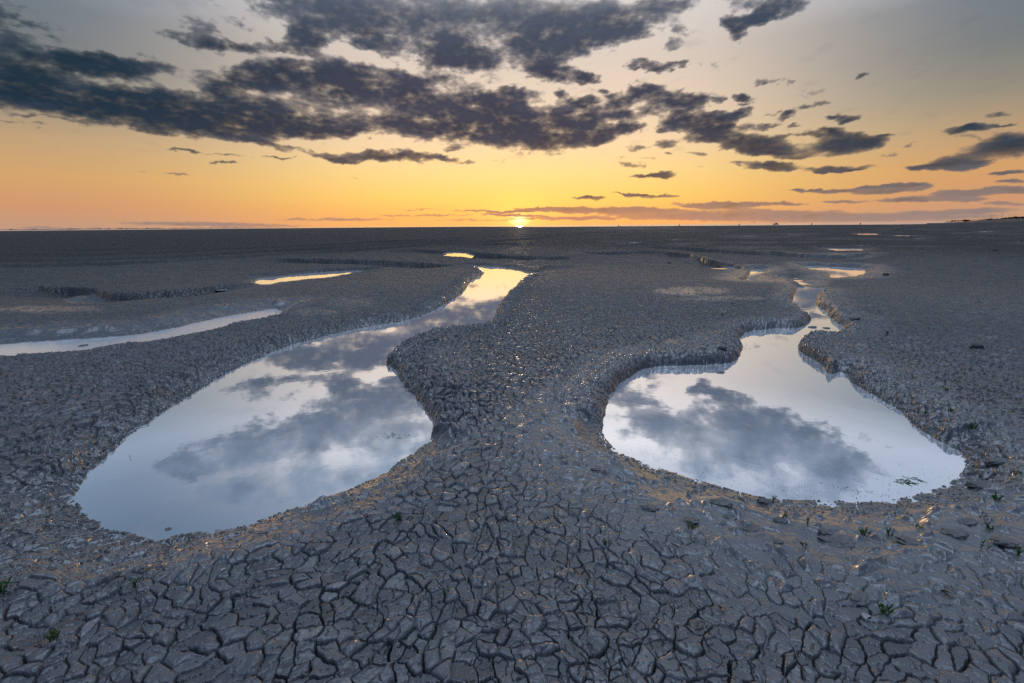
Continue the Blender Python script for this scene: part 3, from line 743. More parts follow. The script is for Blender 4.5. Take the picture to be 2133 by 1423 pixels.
# ------------------------------------------------------------------ water
def water_mat(name, rough=0.0, bump=0.0, bscale=6.0, diff=(.18, .18, .18)):
    mat = bpy.data.materials.new(name); mat.use_nodes = True
    t = NT(mat.node_tree); t.n.clear()
    geo = t.node('ShaderNodeNewGeometry'); P = geo.outputs['Position']
    g = t.node('ShaderNodeBsdfGlossy'); g.inputs['Roughness'].default_value = rough; g.inputs['Color'].default_value = (.97, .98, 1, 1)
    d = t.node('ShaderNodeBsdfDiffuse'); d.inputs['Color'].default_value = (*diff, 1)
    bp = t.node('ShaderNodeBump'); bp.inputs['Strength'].default_value = 1.0; bp.inputs['Distance'].default_value = 1.0
    t.put(bp.inputs['Height'], t.math('MULTIPLY', t.noise(P, bscale, 3), bump))
    t.l.new(bp.outputs[0], g.inputs['Normal'])
    a = t.node('ShaderNodeAddShader'); t.l.new(g.outputs[0], a.inputs[0]); t.l.new(d.outputs[0], a.inputs[1])
    o = t.node('ShaderNodeOutputMaterial'); t.l.new(a.outputs[0], o.inputs[0])
    return mat


POOLW = water_mat('still_pool_water', 0.015, 0.00035, 5.0)
RUFW = water_mat('ruffled_stream_water', 0.20, 0.0, 5.0, (.30, .30, .31))
SEAW = water_mat('sea_water', 0.12, 0.0, 1.0)
for nm, poly in POLY.items():
    c = poly[:, :2].mean(0)
    x0, y0 = poly[:, 0].min() - .35, poly[:, 1].min() - .35; x1, y1 = poly[:, 0].max() + .35, poly[:, 1].max() + .35
    st = 0.16 if nm in 'ABC' else 0.6
    if nm not in 'ABCDFGH':
        x0 += .2; y0 += .2; x1 -= .2; y1 -= .2
    gx = np.arange(x0, x1 + st, st); gy = np.arange(y0, y1 + st, st)
    A, B = np.meshgrid(gx, gy)
    d, _ = poly_sdf(A.ravel().astype(np.float32), B.ravel().astype(np.float32), poly)
    d = d.reshape(A.shape)
    fc = grid_faces(len(gy), len(gx))
    keepf = d.ravel()[fc].min(1) < (.22 if nm in 'ABC' else .6)
    fc = fc[keepf]
    used = np.unique(fc); remap = np.zeros(A.size, int); remap[used] = np.arange(len(used))
    V = np.stack([A.ravel(), B.ravel(), np.full(A.size, ZW)], -1)[used]
    o = mesh_np('water', V, remap[fc], RUFW if nm == 'C' else POOLW, True)
    tag(o, kind='structure')
# the sea beyond the flats
ra = np.array([330, 900, 2000, 6000, 15000, 36000.0]); aa = np.radians(np.arange(-75, 75.1, 2.5))
A, Rr = np.meshgrid(aa, ra)
sea = mesh_np('sea', np.stack([Rr * np.sin(A), Rr * np.cos(A), np.full(A.shape, -.42)], -1).reshape(-1, 3), grid_faces(len(ra), len(aa))[:, ::-1], SEAW)
tag(sea, kind='structure')

# ------------------------------------------------------------------ things on the mud
def ground_points(pix):
    """photo pixels -> points resting on the mud"""
    P = np.array([at(x, y, 0) for x, y in pix])
    for _ in range(3):
        z = terrain(P[:, 0].copy(), P[:, 1].copy(), np.full(len(P), .004, np.float32))[0]
        P = np.array([at(x, y, float(zz)) for (x, y), zz in zip(pix, z)])
    z = terrain(P[:, 0].copy(), P[:, 1].copy(), np.full(len(P), .004, np.float32))[0]
    return [(float(p[0]), float(p[1]), float(zz)) for p, zz in zip(P, z)]


def pmat(name, c1, c2, scale=40, rough=.6, spec=.4, bump=.002, bscale=120):
    mat = bpy.data.materials.new(name); mat.use_nodes = True
    t = NT(mat.node_tree); b = t.n['Principled BSDF']
    tcn = t.node('ShaderNodeTexCoord').outputs['Object']
    t.put(b.inputs['Base Color'], t.mix(t.ramp(t.noise(tcn, scale, 4), [(.35, 0), (.65, 1)]), c1, c2))
    b.inputs['Roughness'].default_value = rough; b.inputs['Specular IOR Level'].default_value = spec
    bp = t.node('ShaderNodeBump'); bp.inputs['Distance'].default_value = 1; t.put(bp.inputs['Height'], t.math('MULTIPLY', t.noise(tcn, bscale, 4), bump))
    t.l.new(bp.outputs[0], b.inputs['Normal'])
    return mat


M_GREEN = pmat('glasswort_green', (.045, .12, .018), (.085, .19, .03), 60, .45, .5, .0003)
M_BROWN = pmat('dead_stem', (.10, .06, .035), (.16, .10, .06), 60, .7, .3, .0003)
M_STONE = pmat('dark_stone', (.055, .058, .062), (.095, .095, .098), 25, .55, .5, .003, 60)
M_CLOD = pmat('mud_lump', (.13, .128, .128), (.24, .232, .225), 40, .45, .6, .006, 90)
M_CRUMB = pmat('mud_crumb', (.12, .115, .11), (.24, .225, .21), 12, .45, .6, .002, 90)
M_SHELL = pmat('cream_shell', (.60, .46, .30), (.40, .24, .12), 90, .4, .5, .0004, 300)
M_WHITE = pmat('white_shell', (.55, .55, .53), (.36, .36, .36), 60, .4, .5, .0004, 200)
M_FOAM = pmat('pale_scum', (.40, .40, .36), (.24, .24, .20), 60, .6, .4, .0004, 200)
M_ALGAE = pmat('green_algae', (.03, .08, .025), (.07, .13, .05), 60, .4, .5, .0004, 200)
M_FAR = pmat('far_land', (.16, .18, .21), (.20, .22, .25), .01, .9, .1, 0, 1)  # bluish grey: distance haze put into the colour
M_DUNE = pmat('dune_sand', (.16, .12, .095), (.20, .155, .12), .05, .9, .1, 0, 1)
M_BUSH = pmat('dark_scrub', (.02, .026, .016), (.045, .055, .03), .4, .9, .1, 0, 1)
M_HULL = pmat('dark_hull', (.05, .055, .065), (.09, .09, .10), 2, .5, .5, 0, 1)
M_METAL = pmat('grey_spar', (.16, .16, .17), (.22, .22, .23), 2, .5, .5, 0, 1)


def tube(path, radii, k=6):
    P = np.asarray(path, float); V = []; n = len(P)
    for i in range(n):
        d = P[min(i + 1, n - 1)] - P[max(i - 1, 0)]; d = d / (np.linalg.norm(d) + 1e-9)
        a = np.cross(d, [0.3, 0.9, 0.1]); a /= np.linalg.norm(a) + 1e-9; b = np.cross(d, a)
        for j in range(k):
            th = 2 * math.pi * j / k
            V.append(P[i] + radii[i] * (math.cos(th) * a + math.sin(th) * b))
    Fc = [(i * k + j, i * k + (j + 1) % k, (i + 1) * k + (j + 1) % k, (i + 1) * k + j) for i in range(n - 1) for j in range(k)]
    Fc.append(tuple(range(k))[::-1]); Fc.append(tuple((n - 1) * k + j for j in range(k)))
    return V, Fc


def join(parts):
    V = []; Fc = []
    for v, f in parts:
        o = len(V); V += [tuple(float(c) for c in p) for p in v]; Fc += [tuple(i + o for i in q) for q in f]
    return V, Fc


def mk(name, vf, mat, parent=None, smooth=True, loc=None):
    me = bpy.data.meshes.new(name); me.from_pydata([tuple(p) for p in vf[0]], [], vf[1]); me.materials.append(mat)
    if smooth: me.polygons.foreach_set('use_smooth', [True] * len(me.polygons))
    me.update()
    o = bpy.data.objects.new(name, me); col.objects.link(o)
    if parent: o.parent = parent
    if loc: o.location = loc
    return o


def empty(name, loc, rz=0, s=1):
    o = bpy.data.objects.new(name, None); o.empty_display_size = .05; col.objects.link(o)
    o.location = loc; o.rotation_euler = (0, 0, rz); o.scale = (s, s, s)
    return o


def beaded(p0, d, L, r, bend, rnd, segs=7):
    pts = []; rs = []; p = np.array(p0, float); d = np.array(d, float)
    for i in range(segs * 2 + 1):
        pts.append(p.copy()); rs.append(r * (1 - .45 * i / (segs * 2)) * (1.12 if i % 2 else .86))
        d = d + np.array([rnd.uniform(-.06, .06), rnd.uniform(-.06, .06), bend]); d /= np.linalg.norm(d)
        p = p + d * L / (segs * 2)
    rs[-1] *= .3
    return pts, rs


def glasswort_stem(rnd, H, lean):
    parts = []
    pts, rs = beaded((0, 0, -.006), (lean[0], lean[1], 1), H, .0021, .02, rnd, 6)
    parts.append(tube(pts, rs, 6))
    for k in range(rnd.randint(2, 5)):
        i = rnd.randint(3, 9); th = rnd.uniform(0, 6.28)
        for q in (0, math.pi):
            if rnd.random() < .2: continue
            bp_, br = beaded(pts[i], (math.cos(th + q) * .9, math.sin(th + q) * .9, .55), H * rnd.uniform(.25, .45), .0017, .16, rnd, 4)
            parts.append(tube(bp_, br, 5))
    return join(parts)


rnd = random.Random(3)
PROTO = []
for v in range(6):
    ns = [3, 4, 5, 2, 6, 3][v]
    st = []
    for k in range(ns):
        th = rnd.uniform(0, 6.28); le = rnd.uniform(.15, .8)
        st.append((glasswort_stem(rnd, rnd.uniform(.028, .050), (math.cos(th) * le, math.sin(th) * le)), rnd.uniform(-.008, .008), rnd.uniform(-.008, .008)))
    PROTO.append(st)
STEM_MESH = {}


def plant(loc, v, s, label, group, brown=False):
    e = empty('glasswort_plant', loc, rnd.uniform(0, 6.28), s * .82)
    tag(e, label, 'plant', group)
    for k, (vf, ox, oy) in enumerate(PROTO[v]):
        key = (v, k, brown)
        if key not in STEM_MESH:
            o = mk('stem', vf, M_BROWN if brown else M_GREEN, e); STEM_MESH[key] = o.data
        else:
            o = bpy.data.objects.new('stem', STEM_MESH[key]); col.objects.link(o); o.parent = e
        o.location = (ox, oy, 0)


PL = [
 (1439, 1101, 4, 1.15, 'bushy green sprig on pale mud below the lower left shore of the right pool'),
 (1519, 1059, 3, .85, 'tiny green sprig beside a round mud lump just below the right pool shore'),
 (1431, 1026, 3, .7, 'very small dark sprig on the shore at the lower left bend of the right pool'),
 (1612, 1042, 5, .9, 'thin sprig at the water edge next to a pointed mud lump on the right pool'),
 (1633, 1078, 2, .95, 'upright green sprig growing between two small lumps below the pointed mud lump'),
 (1685, 1093, 3, 1.1, 'slim forked green sprig alone on smooth mud below the middle of the right pool'),
 (1800, 1115, 4, 1.2, 'tall branched green sprig, left one of a close pair below the right pool'),
 (1851, 1115, 2, 1.15, 'spreading low green sprig, right one of a close pair below the right pool'),
 (1914, 1099, 0, .95, 'green sprig beside a curled mud flake below the green algae patch'),
 (2042, 1077, 3, .95, 'single upright sprig near the right edge just below the right pool corner'),
 (2060, 1103, 2, 1.15, 'wide open green sprig near the right picture edge on streaked mud'),
 (2076, 1041, 4, 1.3, 'dark dense sprig on a raised lump right of the right pool corner'),
 (2047, 1143, 3, 1.1, 'thin tall green sprig, lowest but one near the right edge'),
 (2122, 1149, 5, 1.2, 'yellowish green sprig cut by the right picture edge'),
 (1841, 1276, 4, 1.25, 'bright green compact tuft on cracked mud in the lower right foreground'),
 (1904, 788, 0, 1.1, 'small green tuft on the pale bank behind the right pool'),
 (1992, 793, 3, 1.1, 'tiny green sprig on cracked mud far right above the right pool'),
 (1972, 813, 2, 1.0, 'low brownish green sprig between lumps on the far right bank'),
 (1928, 860, 5, 1.2, 'sprig at the rim of the dark crumbling bank of the right pool'),
 (1979, 858, 2, 1.2, 'flat spreading sprig a little right of the crumbling bank rim'),
 (2029, 885, 4, 1.4, 'star shaped dark green tuft on the smooth bank right of the right pool'),
 (2119, 990, 0, 1.2, 'dark trailing sprig at the right picture edge level with the pool corner'),
 (1264, 1132, 2, 1.1, 'green sprig among cracked plates in the middle foreground between the two pools'),
 (1364, 729, 3, 1.0, 'tiny sprig on the pale shore left of the right pool neck, left of its pair'),
 (1384, 731, 0, 1.0, 'tiny sprig on the pale shore left of the right pool neck, right of its pair'),
 (831, 1081, 4, 1.25, 'bright grassy tuft among pale plates below the left pool'),
 (948, 911, 5, 1.1, 'tall thin sprig on the mud at the right end of the left pool'),
 (942, 774, 3, 1.1, 'sprig halfway along the lumpy peninsula beside the left pool'),
 (969, 820, 0, .9, 'small sprig on the peninsula, above the right end of the left pool'),
 (930, 1232, 3, 1.0, 'single thin green blade in a crack in the central foreground'),
 (902, 711, 2, 1.2, 'leftmost sprig of three on the tip of the peninsula in the left pool'),
 (921, 709, 0, 1.2, 'middle sprig of three on the tip of the peninsula in the left pool'),
 (952, 710, 4, 1.1, 'rightmost sprig of three on the tip of the peninsula in the left pool'),
 (931, 744, 5, 1.1, 'small green sprig below the three sprigs on the peninsula tip'),
 (6, 1234, 4, 1.4, 'dark green leafy tuft at the left picture edge in the foreground'),
 (281, 1222, 5, 1.3, 'thin wiry green sprig on dark mud below the left pool'),
 (110, 1332, 4, 1.2, 'dim green sprig in the lower left corner of the crack field'),
 (1054, 676, 0, 1.3, 'green tuft on the ridge where the left channel narrows'),
 (1092, 635, 3, 1.3, 'small sprig on the flat mud right of the upper left channel'),
 (1117, 575, 2, 1.6, 'tiny sprig beside the far corner of the left channel'),
 (1292, 651, 3, 1.4, 'small sprig alone on the cracked flat between the two channels'),
 (1278, 684, 2, 1.2, 'low sprig on the cracked flat between the pools, nearer than its neighbour'),
 (793, 612, 3, 1.5, 'small sprig on the flat mud left of the upper left channel'),
 (293, 792, 0, 1.1, 'small sprig on the cracked slope above the left pool bank'),
 (267, 623, 3, 2.0, 'tiny sprig on the far left mud beside the dark creek bank'),
 (1505, 656, 2, 1.5, 'sprig left of the narrow neck of the right channel, nearer one'),
 (1524, 633, 3, 1.5, 'sprig left of the narrow neck of the right channel, farther one'),
 (1832, 649, 0, 1.4, 'sprig on lumpy mud right of the narrow right channel'),
 (2042, 630, 2, 1.6, 'yellowish sprig on the far right cracked mud'),
 (1848, 697, 4, 1.2, 'green sprig on the bank right of the neck of the right pool'),
 (1419, 728, 3, 1.1, 'sprig between dark lumps on the pale shore above the right pool'),
 (1474, 681, 0, 1.2, 'sprig on cracked mud above the pale shore of the right pool'),
]
locs = ground_points([(a, b) for a, b, *_ in PL])
for (x, y, v, s, lb), lc in zip(PL, locs):
    plant(lc, v, s, lb, 'glasswort sprigs growing on the mud')
for (x, y, v, s, lb), lc in zip([(1679, 1143, 3, 1.2, 'brown withered sprig with a fallen stalk on smooth mud below the right pool')], ground_points([(1679, 1143)])):
    plant(lc, v, s, lb, 'glasswort sprigs growing on the mud', True)


def ico(n=2):
    import bmesh
    bm = bmesh.new(); bmesh.ops.create_icosphere(bm, subdivisions=n, radius=1)
    V = np.array([v.co[:] for v in bm.verts]); Fc = [tuple(v.index for v in f.verts) for f in bm.faces]; bm.free()
    return V, Fc


I3, I1 = ico(4), ico(1)


def lump_mesh(seed, sx, sy, sz, rag=.25, fr=1.6):
    V, Fc = I3
    n = fbm(V[:, 0] * fr + seed * 3.1, V[:, 1] * fr + V[:, 2] * 1.3, 4, seed) * rag + 1
    n2 = fbm(V[:, 0] * 5 + seed, V[:, 1] * 5 + V[:, 2] * 4, 3, seed + 5) * rag * .3
    W = V * (n + n2)[:, None] * np.array([sx, sy, sz])
    W[:, 2] = np.where(W[:, 2] > sz * .55, sz * .55 + (W[:, 2] - sz * .55) * .45, W[:, 2])
    return W, Fc


CLODS = [  # x, y, radius m, flattening, label
 (2080, 964, .045, .55, 'dark rounded mud lump on the slope right of the right pool corner'),
 (2040, 1013, .040, .5, 'dark flat mud lump at the lower right corner of the right pool'),
 (1596, 1045, .034, 1.0, 'pointed mud lump standing at the near edge of the right pool'),
 (1502, 1047, .040, .45, 'round low mud lump just below the left part of the right pool shore'),
 (1438, 1085, .036, .5, 'mud lump just above the bushy sprig at the lower left of the right pool'),
 (1569, 1103, .040, .4, 'flat layered mud flake alone between the pool and the crack field'),
 (1744, 1130, .055, .42, 'largest dark broken mud lump below the middle of the right pool'),
 (1720, 1112, .030, .55, 'small dark lump touching the upper left of the largest broken lump'),
 (1627, 1085, .026, .7, 'small round lump left below the sprig near the pointed mud lump'),
 (1620, 1129, .024, .6, 'small dark lump left of the largest broken lump'),
 (1519, 1078, .026, .5, 'small dark lump below the tiny sprig near the right pool shore'),
 (1990, 1112, .048, .42, 'dark curled mud slab lying in the streaked mud at the far right'),
 (2090, 1130, .045, .42, 'dark mud slab nearest the right picture edge'),
 (1900, 1130, .050, .35, 'long flat dark slab right below the close pair of sprigs'),
 (1355, 1058, .032, .5, 'dark lump on the left shore mud below the right pool bend'),
 (1244, 978, .028, .5, 'small dark lump on the glossy mud at the left bend of the right pool'),
 (2014, 1088, .034, .45, 'mud flake above the dark curled slab at the far right'),
 (1780, 666, .060, .5, 'dark lump right of the narrow channel, left of a pair'),
 (1805, 667, .050, .4, 'dark flat lump right of the narrow channel, right of a pair'),
 (1692, 686, .040, .7, 'rounded lump at the tip of the mud tongue above the right pool'),
 (1720, 690, .035, .6, 'rounded lump second from the tip of the mud tongue above the right pool'),
 (1771, 730, .050, .5, 'dark lump on the mud tongue right of the right pool neck'),
 (1505, 728, .045, .5, 'dark lump on the pale shore left of the right pool neck'),
 (1465, 730, .040, .5, 'small dark lump on the pale shore, left of a darker one'),
 (1790, 1248, .036, .55, 'dark angular mud lump in the right foreground above the white shell'),
 (195, 1100, .020, .6, 'small dark clod sitting in the shallow lower left edge of the left pool'),
 (353, 1110, .014, .5, 'tiny clod at the near water edge of the left pool'),
 (174, 723, .045, .5, 'dark round stone-like clod in the narrow left stream'),
 ]
cl = ground_points([(c[0], c[1]) for c in CLODS])
for i, ((x, y, r, fl, lb), lc) in enumerate(zip(CLODS, cl)):
    rr = r * rnd.uniform(.9, 1.1)
    z = max(lc[2], ZW) - r * fl * .05
    o = mk('mud_clod', lump_mesh(20 + i, rr * 1.15, rr * .8, r * fl * .9, .42, 1.9), M_CLOD, loc=(lc[0], lc[1], z))
    o.rotation_euler = (rnd.uniform(-.15, .15), rnd.uniform(-.15, .15), rnd.uniform(-.6, .6))
    tag(o, lb, 'mud clod', 'loose lumps of mud around the pools')
STONES = [
 (2035, 724, 25, .5, 'smooth grey oval stone on cracked mud at the far right middle distance'),
 (2072, 522.5, 10, .6, 'largest dark boulder out on the flats at the far right'),
 (1960, 518, 7, .35, 'flat dark boulder left of the largest boulder on the far flats'),
 (1920, 519.5, 5, .5, 'dark boulder farthest left of the row on the far right flats'),
 (2060, 491.5, 7, .35, 'flat dark boulder of the distant row near the right edge, left end'),
 (2073, 491.6, 4, .4, 'small dark boulder second from the left in the distant row'),
 (2094, 490.6, 5, .4, 'dark boulder right end of the distant row near the right edge'),
 (2052, 503, 5, .4, 'flat dark rock between the distant row and the largest boulder'),
 (2127, 502.5, 6, .45, 'dark rock cut off near the right edge on the far flats'),
 (1707, 514.5, 6, .45, 'dark rock beside the small far golden puddle'),
 (1394, 548, 8, .4, 'flat dark rock alone on the flat between the two channels'),
 (1845, 573, 13, .5, 'grey rock right of the golden curved puddle'),
 (237, 509.5, 7, .35, 'dark low rock far out on the left flats'),
]
for i, ((x, y, r, fl, lb), lc) in enumerate(zip(STONES, ground_points([(c[0], c[1]) for c in STONES]))):
    r = r * (lc[1] * cp + (CAM_H - lc[2]) * sp) / FPX / 2.3          # photo width in pixels -> metres
    fl = min(1, fl * 1.6)
    o = mk('stone', lump_mesh(60 + i, r * 1.15, r * .8, r * fl, .12, .9), M_STONE, loc=(lc[0], lc[1], lc[2] + r * fl * .2))
    o.rotation_euler = (0, 0, rnd.uniform(-.4, .4))
    tag(o, lb, 'stone', 'stones lying on the mud flats')


def snail(R=.012):
    V = []; n = 70; k = 10
    for i in range(n):
        t = i / (n - 1); th = t * 3.3 * 2 * math.pi; g = math.exp(-(1 - t) * 3.0)
        c = np.array([math.cos(th) * R * .62 * g, math.sin(th) * R * .62 * g, R * 1.35 * (1 - g)])
        rad_ = R * .55 * g + .0002
        o = np.array([math.cos(th), math.sin(th), 0])
        for j in range(k):
            a = 2 * math.pi * j / k
            V.append(c + rad_ * (math.cos(a) * o + math.sin(a) * np.array([0, 0, 1])))
    Fc = [(i * k + j, i * k + (j + 1) % k, (i + 1) * k + (j + 1) % k, (i + 1) * k + j) for i in range(n - 1) for j in range(k)]
    return V, Fc


def clam(R=.014):
    V = []; Fc = []; nr, na = 9, 28
    for side in (0, 1):
        for i in range(nr):
            q = i / (nr - 1)
            for j in range(na):
                a = math.pi * (j / (na - 1)) * 1.15 - .24
                rad_ = R * q * (1 + .03 * math.cos(j * 2.8)) * (1.15 if True else 1)
                x = math.cos(a) * rad_; y = math.sin(a) * rad_ * 1.05
                z = R * .42 * math.sin(min(q * 1.0, 1) * math.pi * .5 + .0) * (1 - q * q * .98) * 1.6 - side * .0009 + .0005 * math.cos(j * 2.8) * q
                V.append((x, y, z))
    for side in (0, 1):
        b = side * nr * na
        for i in range(nr - 1):
            for j in range(na - 1):
                f = (b + i * na + j, b + i * na + j + 1, b + (i + 1) * na + j + 1, b + (i + 1) * na + j)
                Fc.append(f if not side else f[::-1])
    b = nr * na
    for j in range(na - 1):
        e = (nr - 1) * na
        Fc.append((e + j, e + j + 1, b + e + j + 1, b + e + j))
    return V, Fc


SH = [('snail_shell', snail(.012), M_SHELL, (1500, 1270), (1.35, .2, .6), 'small cream and brown sea snail shell on cracked mud in the right foreground', 'shell'),
      ('clam_shell', clam(.015), M_WHITE, (1807, 1289), (.15, .1, .4), 'pale grey flat half shell below the bright green tuft', 'shell'),
      ('clam_shell', clam(.014), M_SHELL, (1972, 1238), (1.0, .2, 2.2), 'brown edged half shell stuck upright between mud slabs at the lower right', 'shell'),
      ('clam_shell', clam(.007), M_WHITE, (1012, 1222), (.2, .3, .9), 'tiny white shell chip in the middle foreground between the pools', 'shell'),
      ('clam_shell', clam(.011), M_WHITE, (1172, 858), (.1, .2, .5), 'white shell fragment on the mud left of the right pool', 'shell'),
      ('clam_shell', clam(.008), M_WHITE, (1338, 1118), (.3, .1, 1.5), 'small white shell chip near the edge of the crack field below the right pool', 'shell'),
      ('clam_shell', clam(.009), M_WHITE, (470, 1210), (.3, .2, 1.0), 'small pale shell chip in the left foreground crack field', 'shell')]
for (nm, vf, m, px, rot, lb, ca), lc in zip(SH, ground_points([c[3] for c in SH])):
    o = mk(nm, vf, m, loc=(lc[0], lc[1], lc[2] + .004)); o.rotation_euler = rot
    tag(o, lb, ca)


def scatter(name, pts, sizes, mat, flat=.6, seed=1):
    """many tiny lumps in one mesh"""
    V1, F1 = I1; n = len(pts); rg = np.random.default_rng(seed)
    base = V1[None] * (1 + rg.uniform(-.3, .3, (n, len(V1), 1)))
    th = rg.uniform(0, 6.28, n); c, s_ = np.cos(th)[:, None], np.sin(th)[:, None]
    st = rg.uniform(.6, 1.5, (n, 1))
    x = base[:, :, 0] * st; y = base[:, :, 1]
    W = np.stack([x * c - y * s_, x * s_ + y * c, base[:, :, 2] * flat], -1) * np.asarray(sizes)[:, None, None] + np.asarray(pts)[:, None, :]
    Fi = np.asarray(F1)[None] + (np.arange(n) * len(V1))[:, None, None]
    return mesh_np(name, W.reshape(-1, 3), Fi.reshape(-1, 3), mat, True)


def shore_points(poly, n, lo, hi, sel, seed):
    rg = np.random.default_rng(seed); N = len(poly); out = []
    nx_ = np.roll(poly[:, :2], -1, 0) - poly[:, :2]
    L = np.hypot(nx_[:, 0], nx_[:, 1]); ok = sel(poly); pr_ = L * ok; pr_ /= pr_.sum()
    idx = rg.choice(N, n, p=pr_); t = rg.random(n)
    p = poly[idx, :2] + nx_[idx] * t[:, None]
    nrm_ = np.stack([nx_[idx, 1], -nx_[idx, 0]], -1) / L[idx][:, None]
    off = lo + (hi - lo) * rg.random(n) ** 1.5
    q1 = p + nrm_ * off[:, None] + rg.normal(0, .012, (n, 2))
    q2 = p - nrm_ * off[:, None] + rg.normal(0, .012, (n, 2))
    d1, _ = poly_sdf(q1[:, 0].astype(np.float32), q1[:, 1].astype(np.float32), poly)
    q = np.where((np.sign(d1) == np.sign(off))[:, None], q1, q2)
    return q


crumbs = []
csz = []
rg = np.random.default_rng(5)
for nm, sel, n, hi in (('A', lambda p: (p[:, 2] > .22) & (p[:, 1] < 4.0), 3600, .28), ('A', lambda p: (p[:, 2] > .45), 3000, .5), ('B', lambda p: (p[:, 2] > .22) & (p[:, 1] < 3.4), 1800, .14),
                       ('B', lambda p: (p[:, 2] <= .22) & (p[:, 1] < 6), 900, .16), ('A', lambda p: (p[:, 2] <= .22) & (p[:, 1] < 6), 1300, .16)):
    q = shore_points(POLY[nm], n, -.012, hi, sel, len(crumbs) + 3)
    crumbs.append(q); csz.append(.0014 + .0055 * rg.random(n) ** 3.5)
q = np.concatenate(crumbs); csz = np.concatenate(csz)
z = terrain(q[:, 0].copy(), q[:, 1].copy(), np.full(len(q), .004, np.float32))[0]
okc = z > ZW - .003
q, z, csz = q[okc], z[okc], csz[okc]
o = scatter('mud_crumbs', np.stack([q[:, 0], q[:, 1], np.maximum(z, ZW - .001) + csz * .15], -1), csz, M_CRUMB, .7)
tag(o, 'fine dark mud crumbs and grit strewn along the pool shores', 'mud crumbs', kind='stuff')

# scum flecks on the right pool, a few on the left one
pts = []; sz = []
for k in range(520):
    x = rnd.uniform(1270, 1990); y = rnd.gauss(0, 1)
    yy = 1040 - abs(y) * 38 if x > 1480 else 900 + (x - 1260) * .5 + rnd.uniform(-40, 30)
    p = at(x, yy, ZW); pts.append(p); sz.append(rnd.uniform(.0008, .0026))
for k in range(60):
    cx_, cy_ = rnd.choice([(1790, 1022), (1830, 1030), (1760, 1018), (1915, 1000), (1700, 1040)])
    t_ = rnd.gauss(0, 1); p = at(cx_ + t_ * 22, cy_ + t_ * 5 + rnd.uniform(-3, 3), ZW); pts.append(p); sz.append(rnd.uniform(.0012, .0038))
P_ = np.array(pts); d_, _ = poly_sdf(P_[:, 0].astype(np.float32), P_[:, 1].astype(np.float32), POLY['B'])
P_ = P_[d_ < -.02]; sz = np.array(sz)[d_ < -.02]
o = scatter('scum_flecks', np.stack([P_[:, 0], P_[:, 1], np.full(len(P_), ZW + .0006)], -1), sz, M_FOAM, .25, 4)
tag(o, 'pale flecks of scum and bubbles floating on the right pool', 'scum', kind='stuff')


def strands(cx_, cy_, n, sx_, sy_, r, seed, L=.03):
    rs_ = random.Random(seed); parts = []
    for k in range(n):
        p = at(cx_ + rs_.gauss(0, sx_), cy_ + rs_.gauss(0, sy_), ZW)
        a = rs_.gauss(-.35, .5); pts_ = []; q_ = np.array([p[0], p[1], ZW + .0008])
        for i in range(6):
            pts_.append(q_.copy()); a += rs_.uniform(-.5, .5); q_ = q_ + np.array([math.cos(a), math.sin(a), 0]) * L / 5 * rs_.uniform(.6, 1.2)
        parts.append(tube(pts_, [r * .5, r, r, r, r * .8, r * .3], 5))
    return join(parts)


tag(mk('floating_algae', strands(1888, 1003, 46, 17, 5, .0013, 3), M_ALGAE), 'stringy green algae mat floating at the near right of the right pool', 'algae')
tag(mk('floating_scum', strands(815, 908, 30, 14, 3, .0016, 5, .022), M_FOAM), 'pale clump of scum floating on the left pool near its right end', 'scum')
tag(mk('twig', join([tube([at3 for at3 in [np.array([*at(271, 955, ZW), ZW - .01]), np.array([*at(271, 955, ZW), ZW + .012]) + [0.002, 0, 0], np.array([*at(271, 955, ZW), ZW + .028]) + [-0.002, 0, 0]]], [.0011, .001, .0005], 5),
                     tube([np.array([*at(271, 955, ZW), ZW + .008]), np.array([*at(271, 955, ZW), ZW + .018]) + [.007, 0, 0]], [.0008, .0004], 5)]), M_BROWN),
    'small forked twig standing in the water of the left pool', 'twig')

# ------------------------------------------------------------------ far distance
def polar(azd, r, z=0):
    return (r * math.sin(RAD(azd)), r * math.cos(RAD(azd)), z)


def az_of(px):
    d = F + RV * ((px - PW / 2) / FPX) + UV * ((PH / 2 - 466) / FPX)
    return math.degrees(math.atan2(d[0], d[1]))


# dune ridge and its scrub
az0, az1 = az_of(1930), 68
aa = np.radians(np.linspace(az0, az1, 260)); rr_ = np.linspace(560, 900, 40)
A, Rr = np.meshgrid(aa, rr_)
ramp_ = sstep(0, 6, np.degrees(A) - az0); cross = np.clip(1 - np.abs(Rr - 720) / 160, 0, 1) ** .8
Z = -.3 + ramp_ * cross * (3.6 + 1.2 * fbm(A * 60, Rr / 90, 3, 301)) + 1.2 * ramp_
dune = mesh_np('dune_terrain', np.stack([Rr * np.sin(A), Rr * np.cos(A), Z], -1).reshape(-1, 3), grid_faces(40, 260)[:, ::-1], M_DUNE)
tag(dune, kind='structure')
pts = []; sz = []
for k in range(2600):
    a = rnd.uniform(az_of(1968), 66); q_ = min(1, (a - az_of(1968)) / 1.2)
    hmod = max(.2, .6 + .8 * float(vnoise(np.array([a * 1.7]), np.array([.5]), 5)[0]))
    px_, py_, _ = polar(a, 700 + rnd.uniform(-25, 25))
    zz = -.3 + 4.3 * min(1, max(0, (a - az0) / 6)) ** 1 * .95 + 1.0
    pts.append((px_, py_, zz + rnd.uniform(-.6, .9) * hmod)); sz.append(rnd.uniform(.5, 1.3) * hmod * q_ + .1)
o = scatter('scrub', np.array(pts), np.array(sz), M_BUSH, .7, 8)
tag(o, 'dark low scrub along the top of the distant dune', 'scrub', kind='stuff')


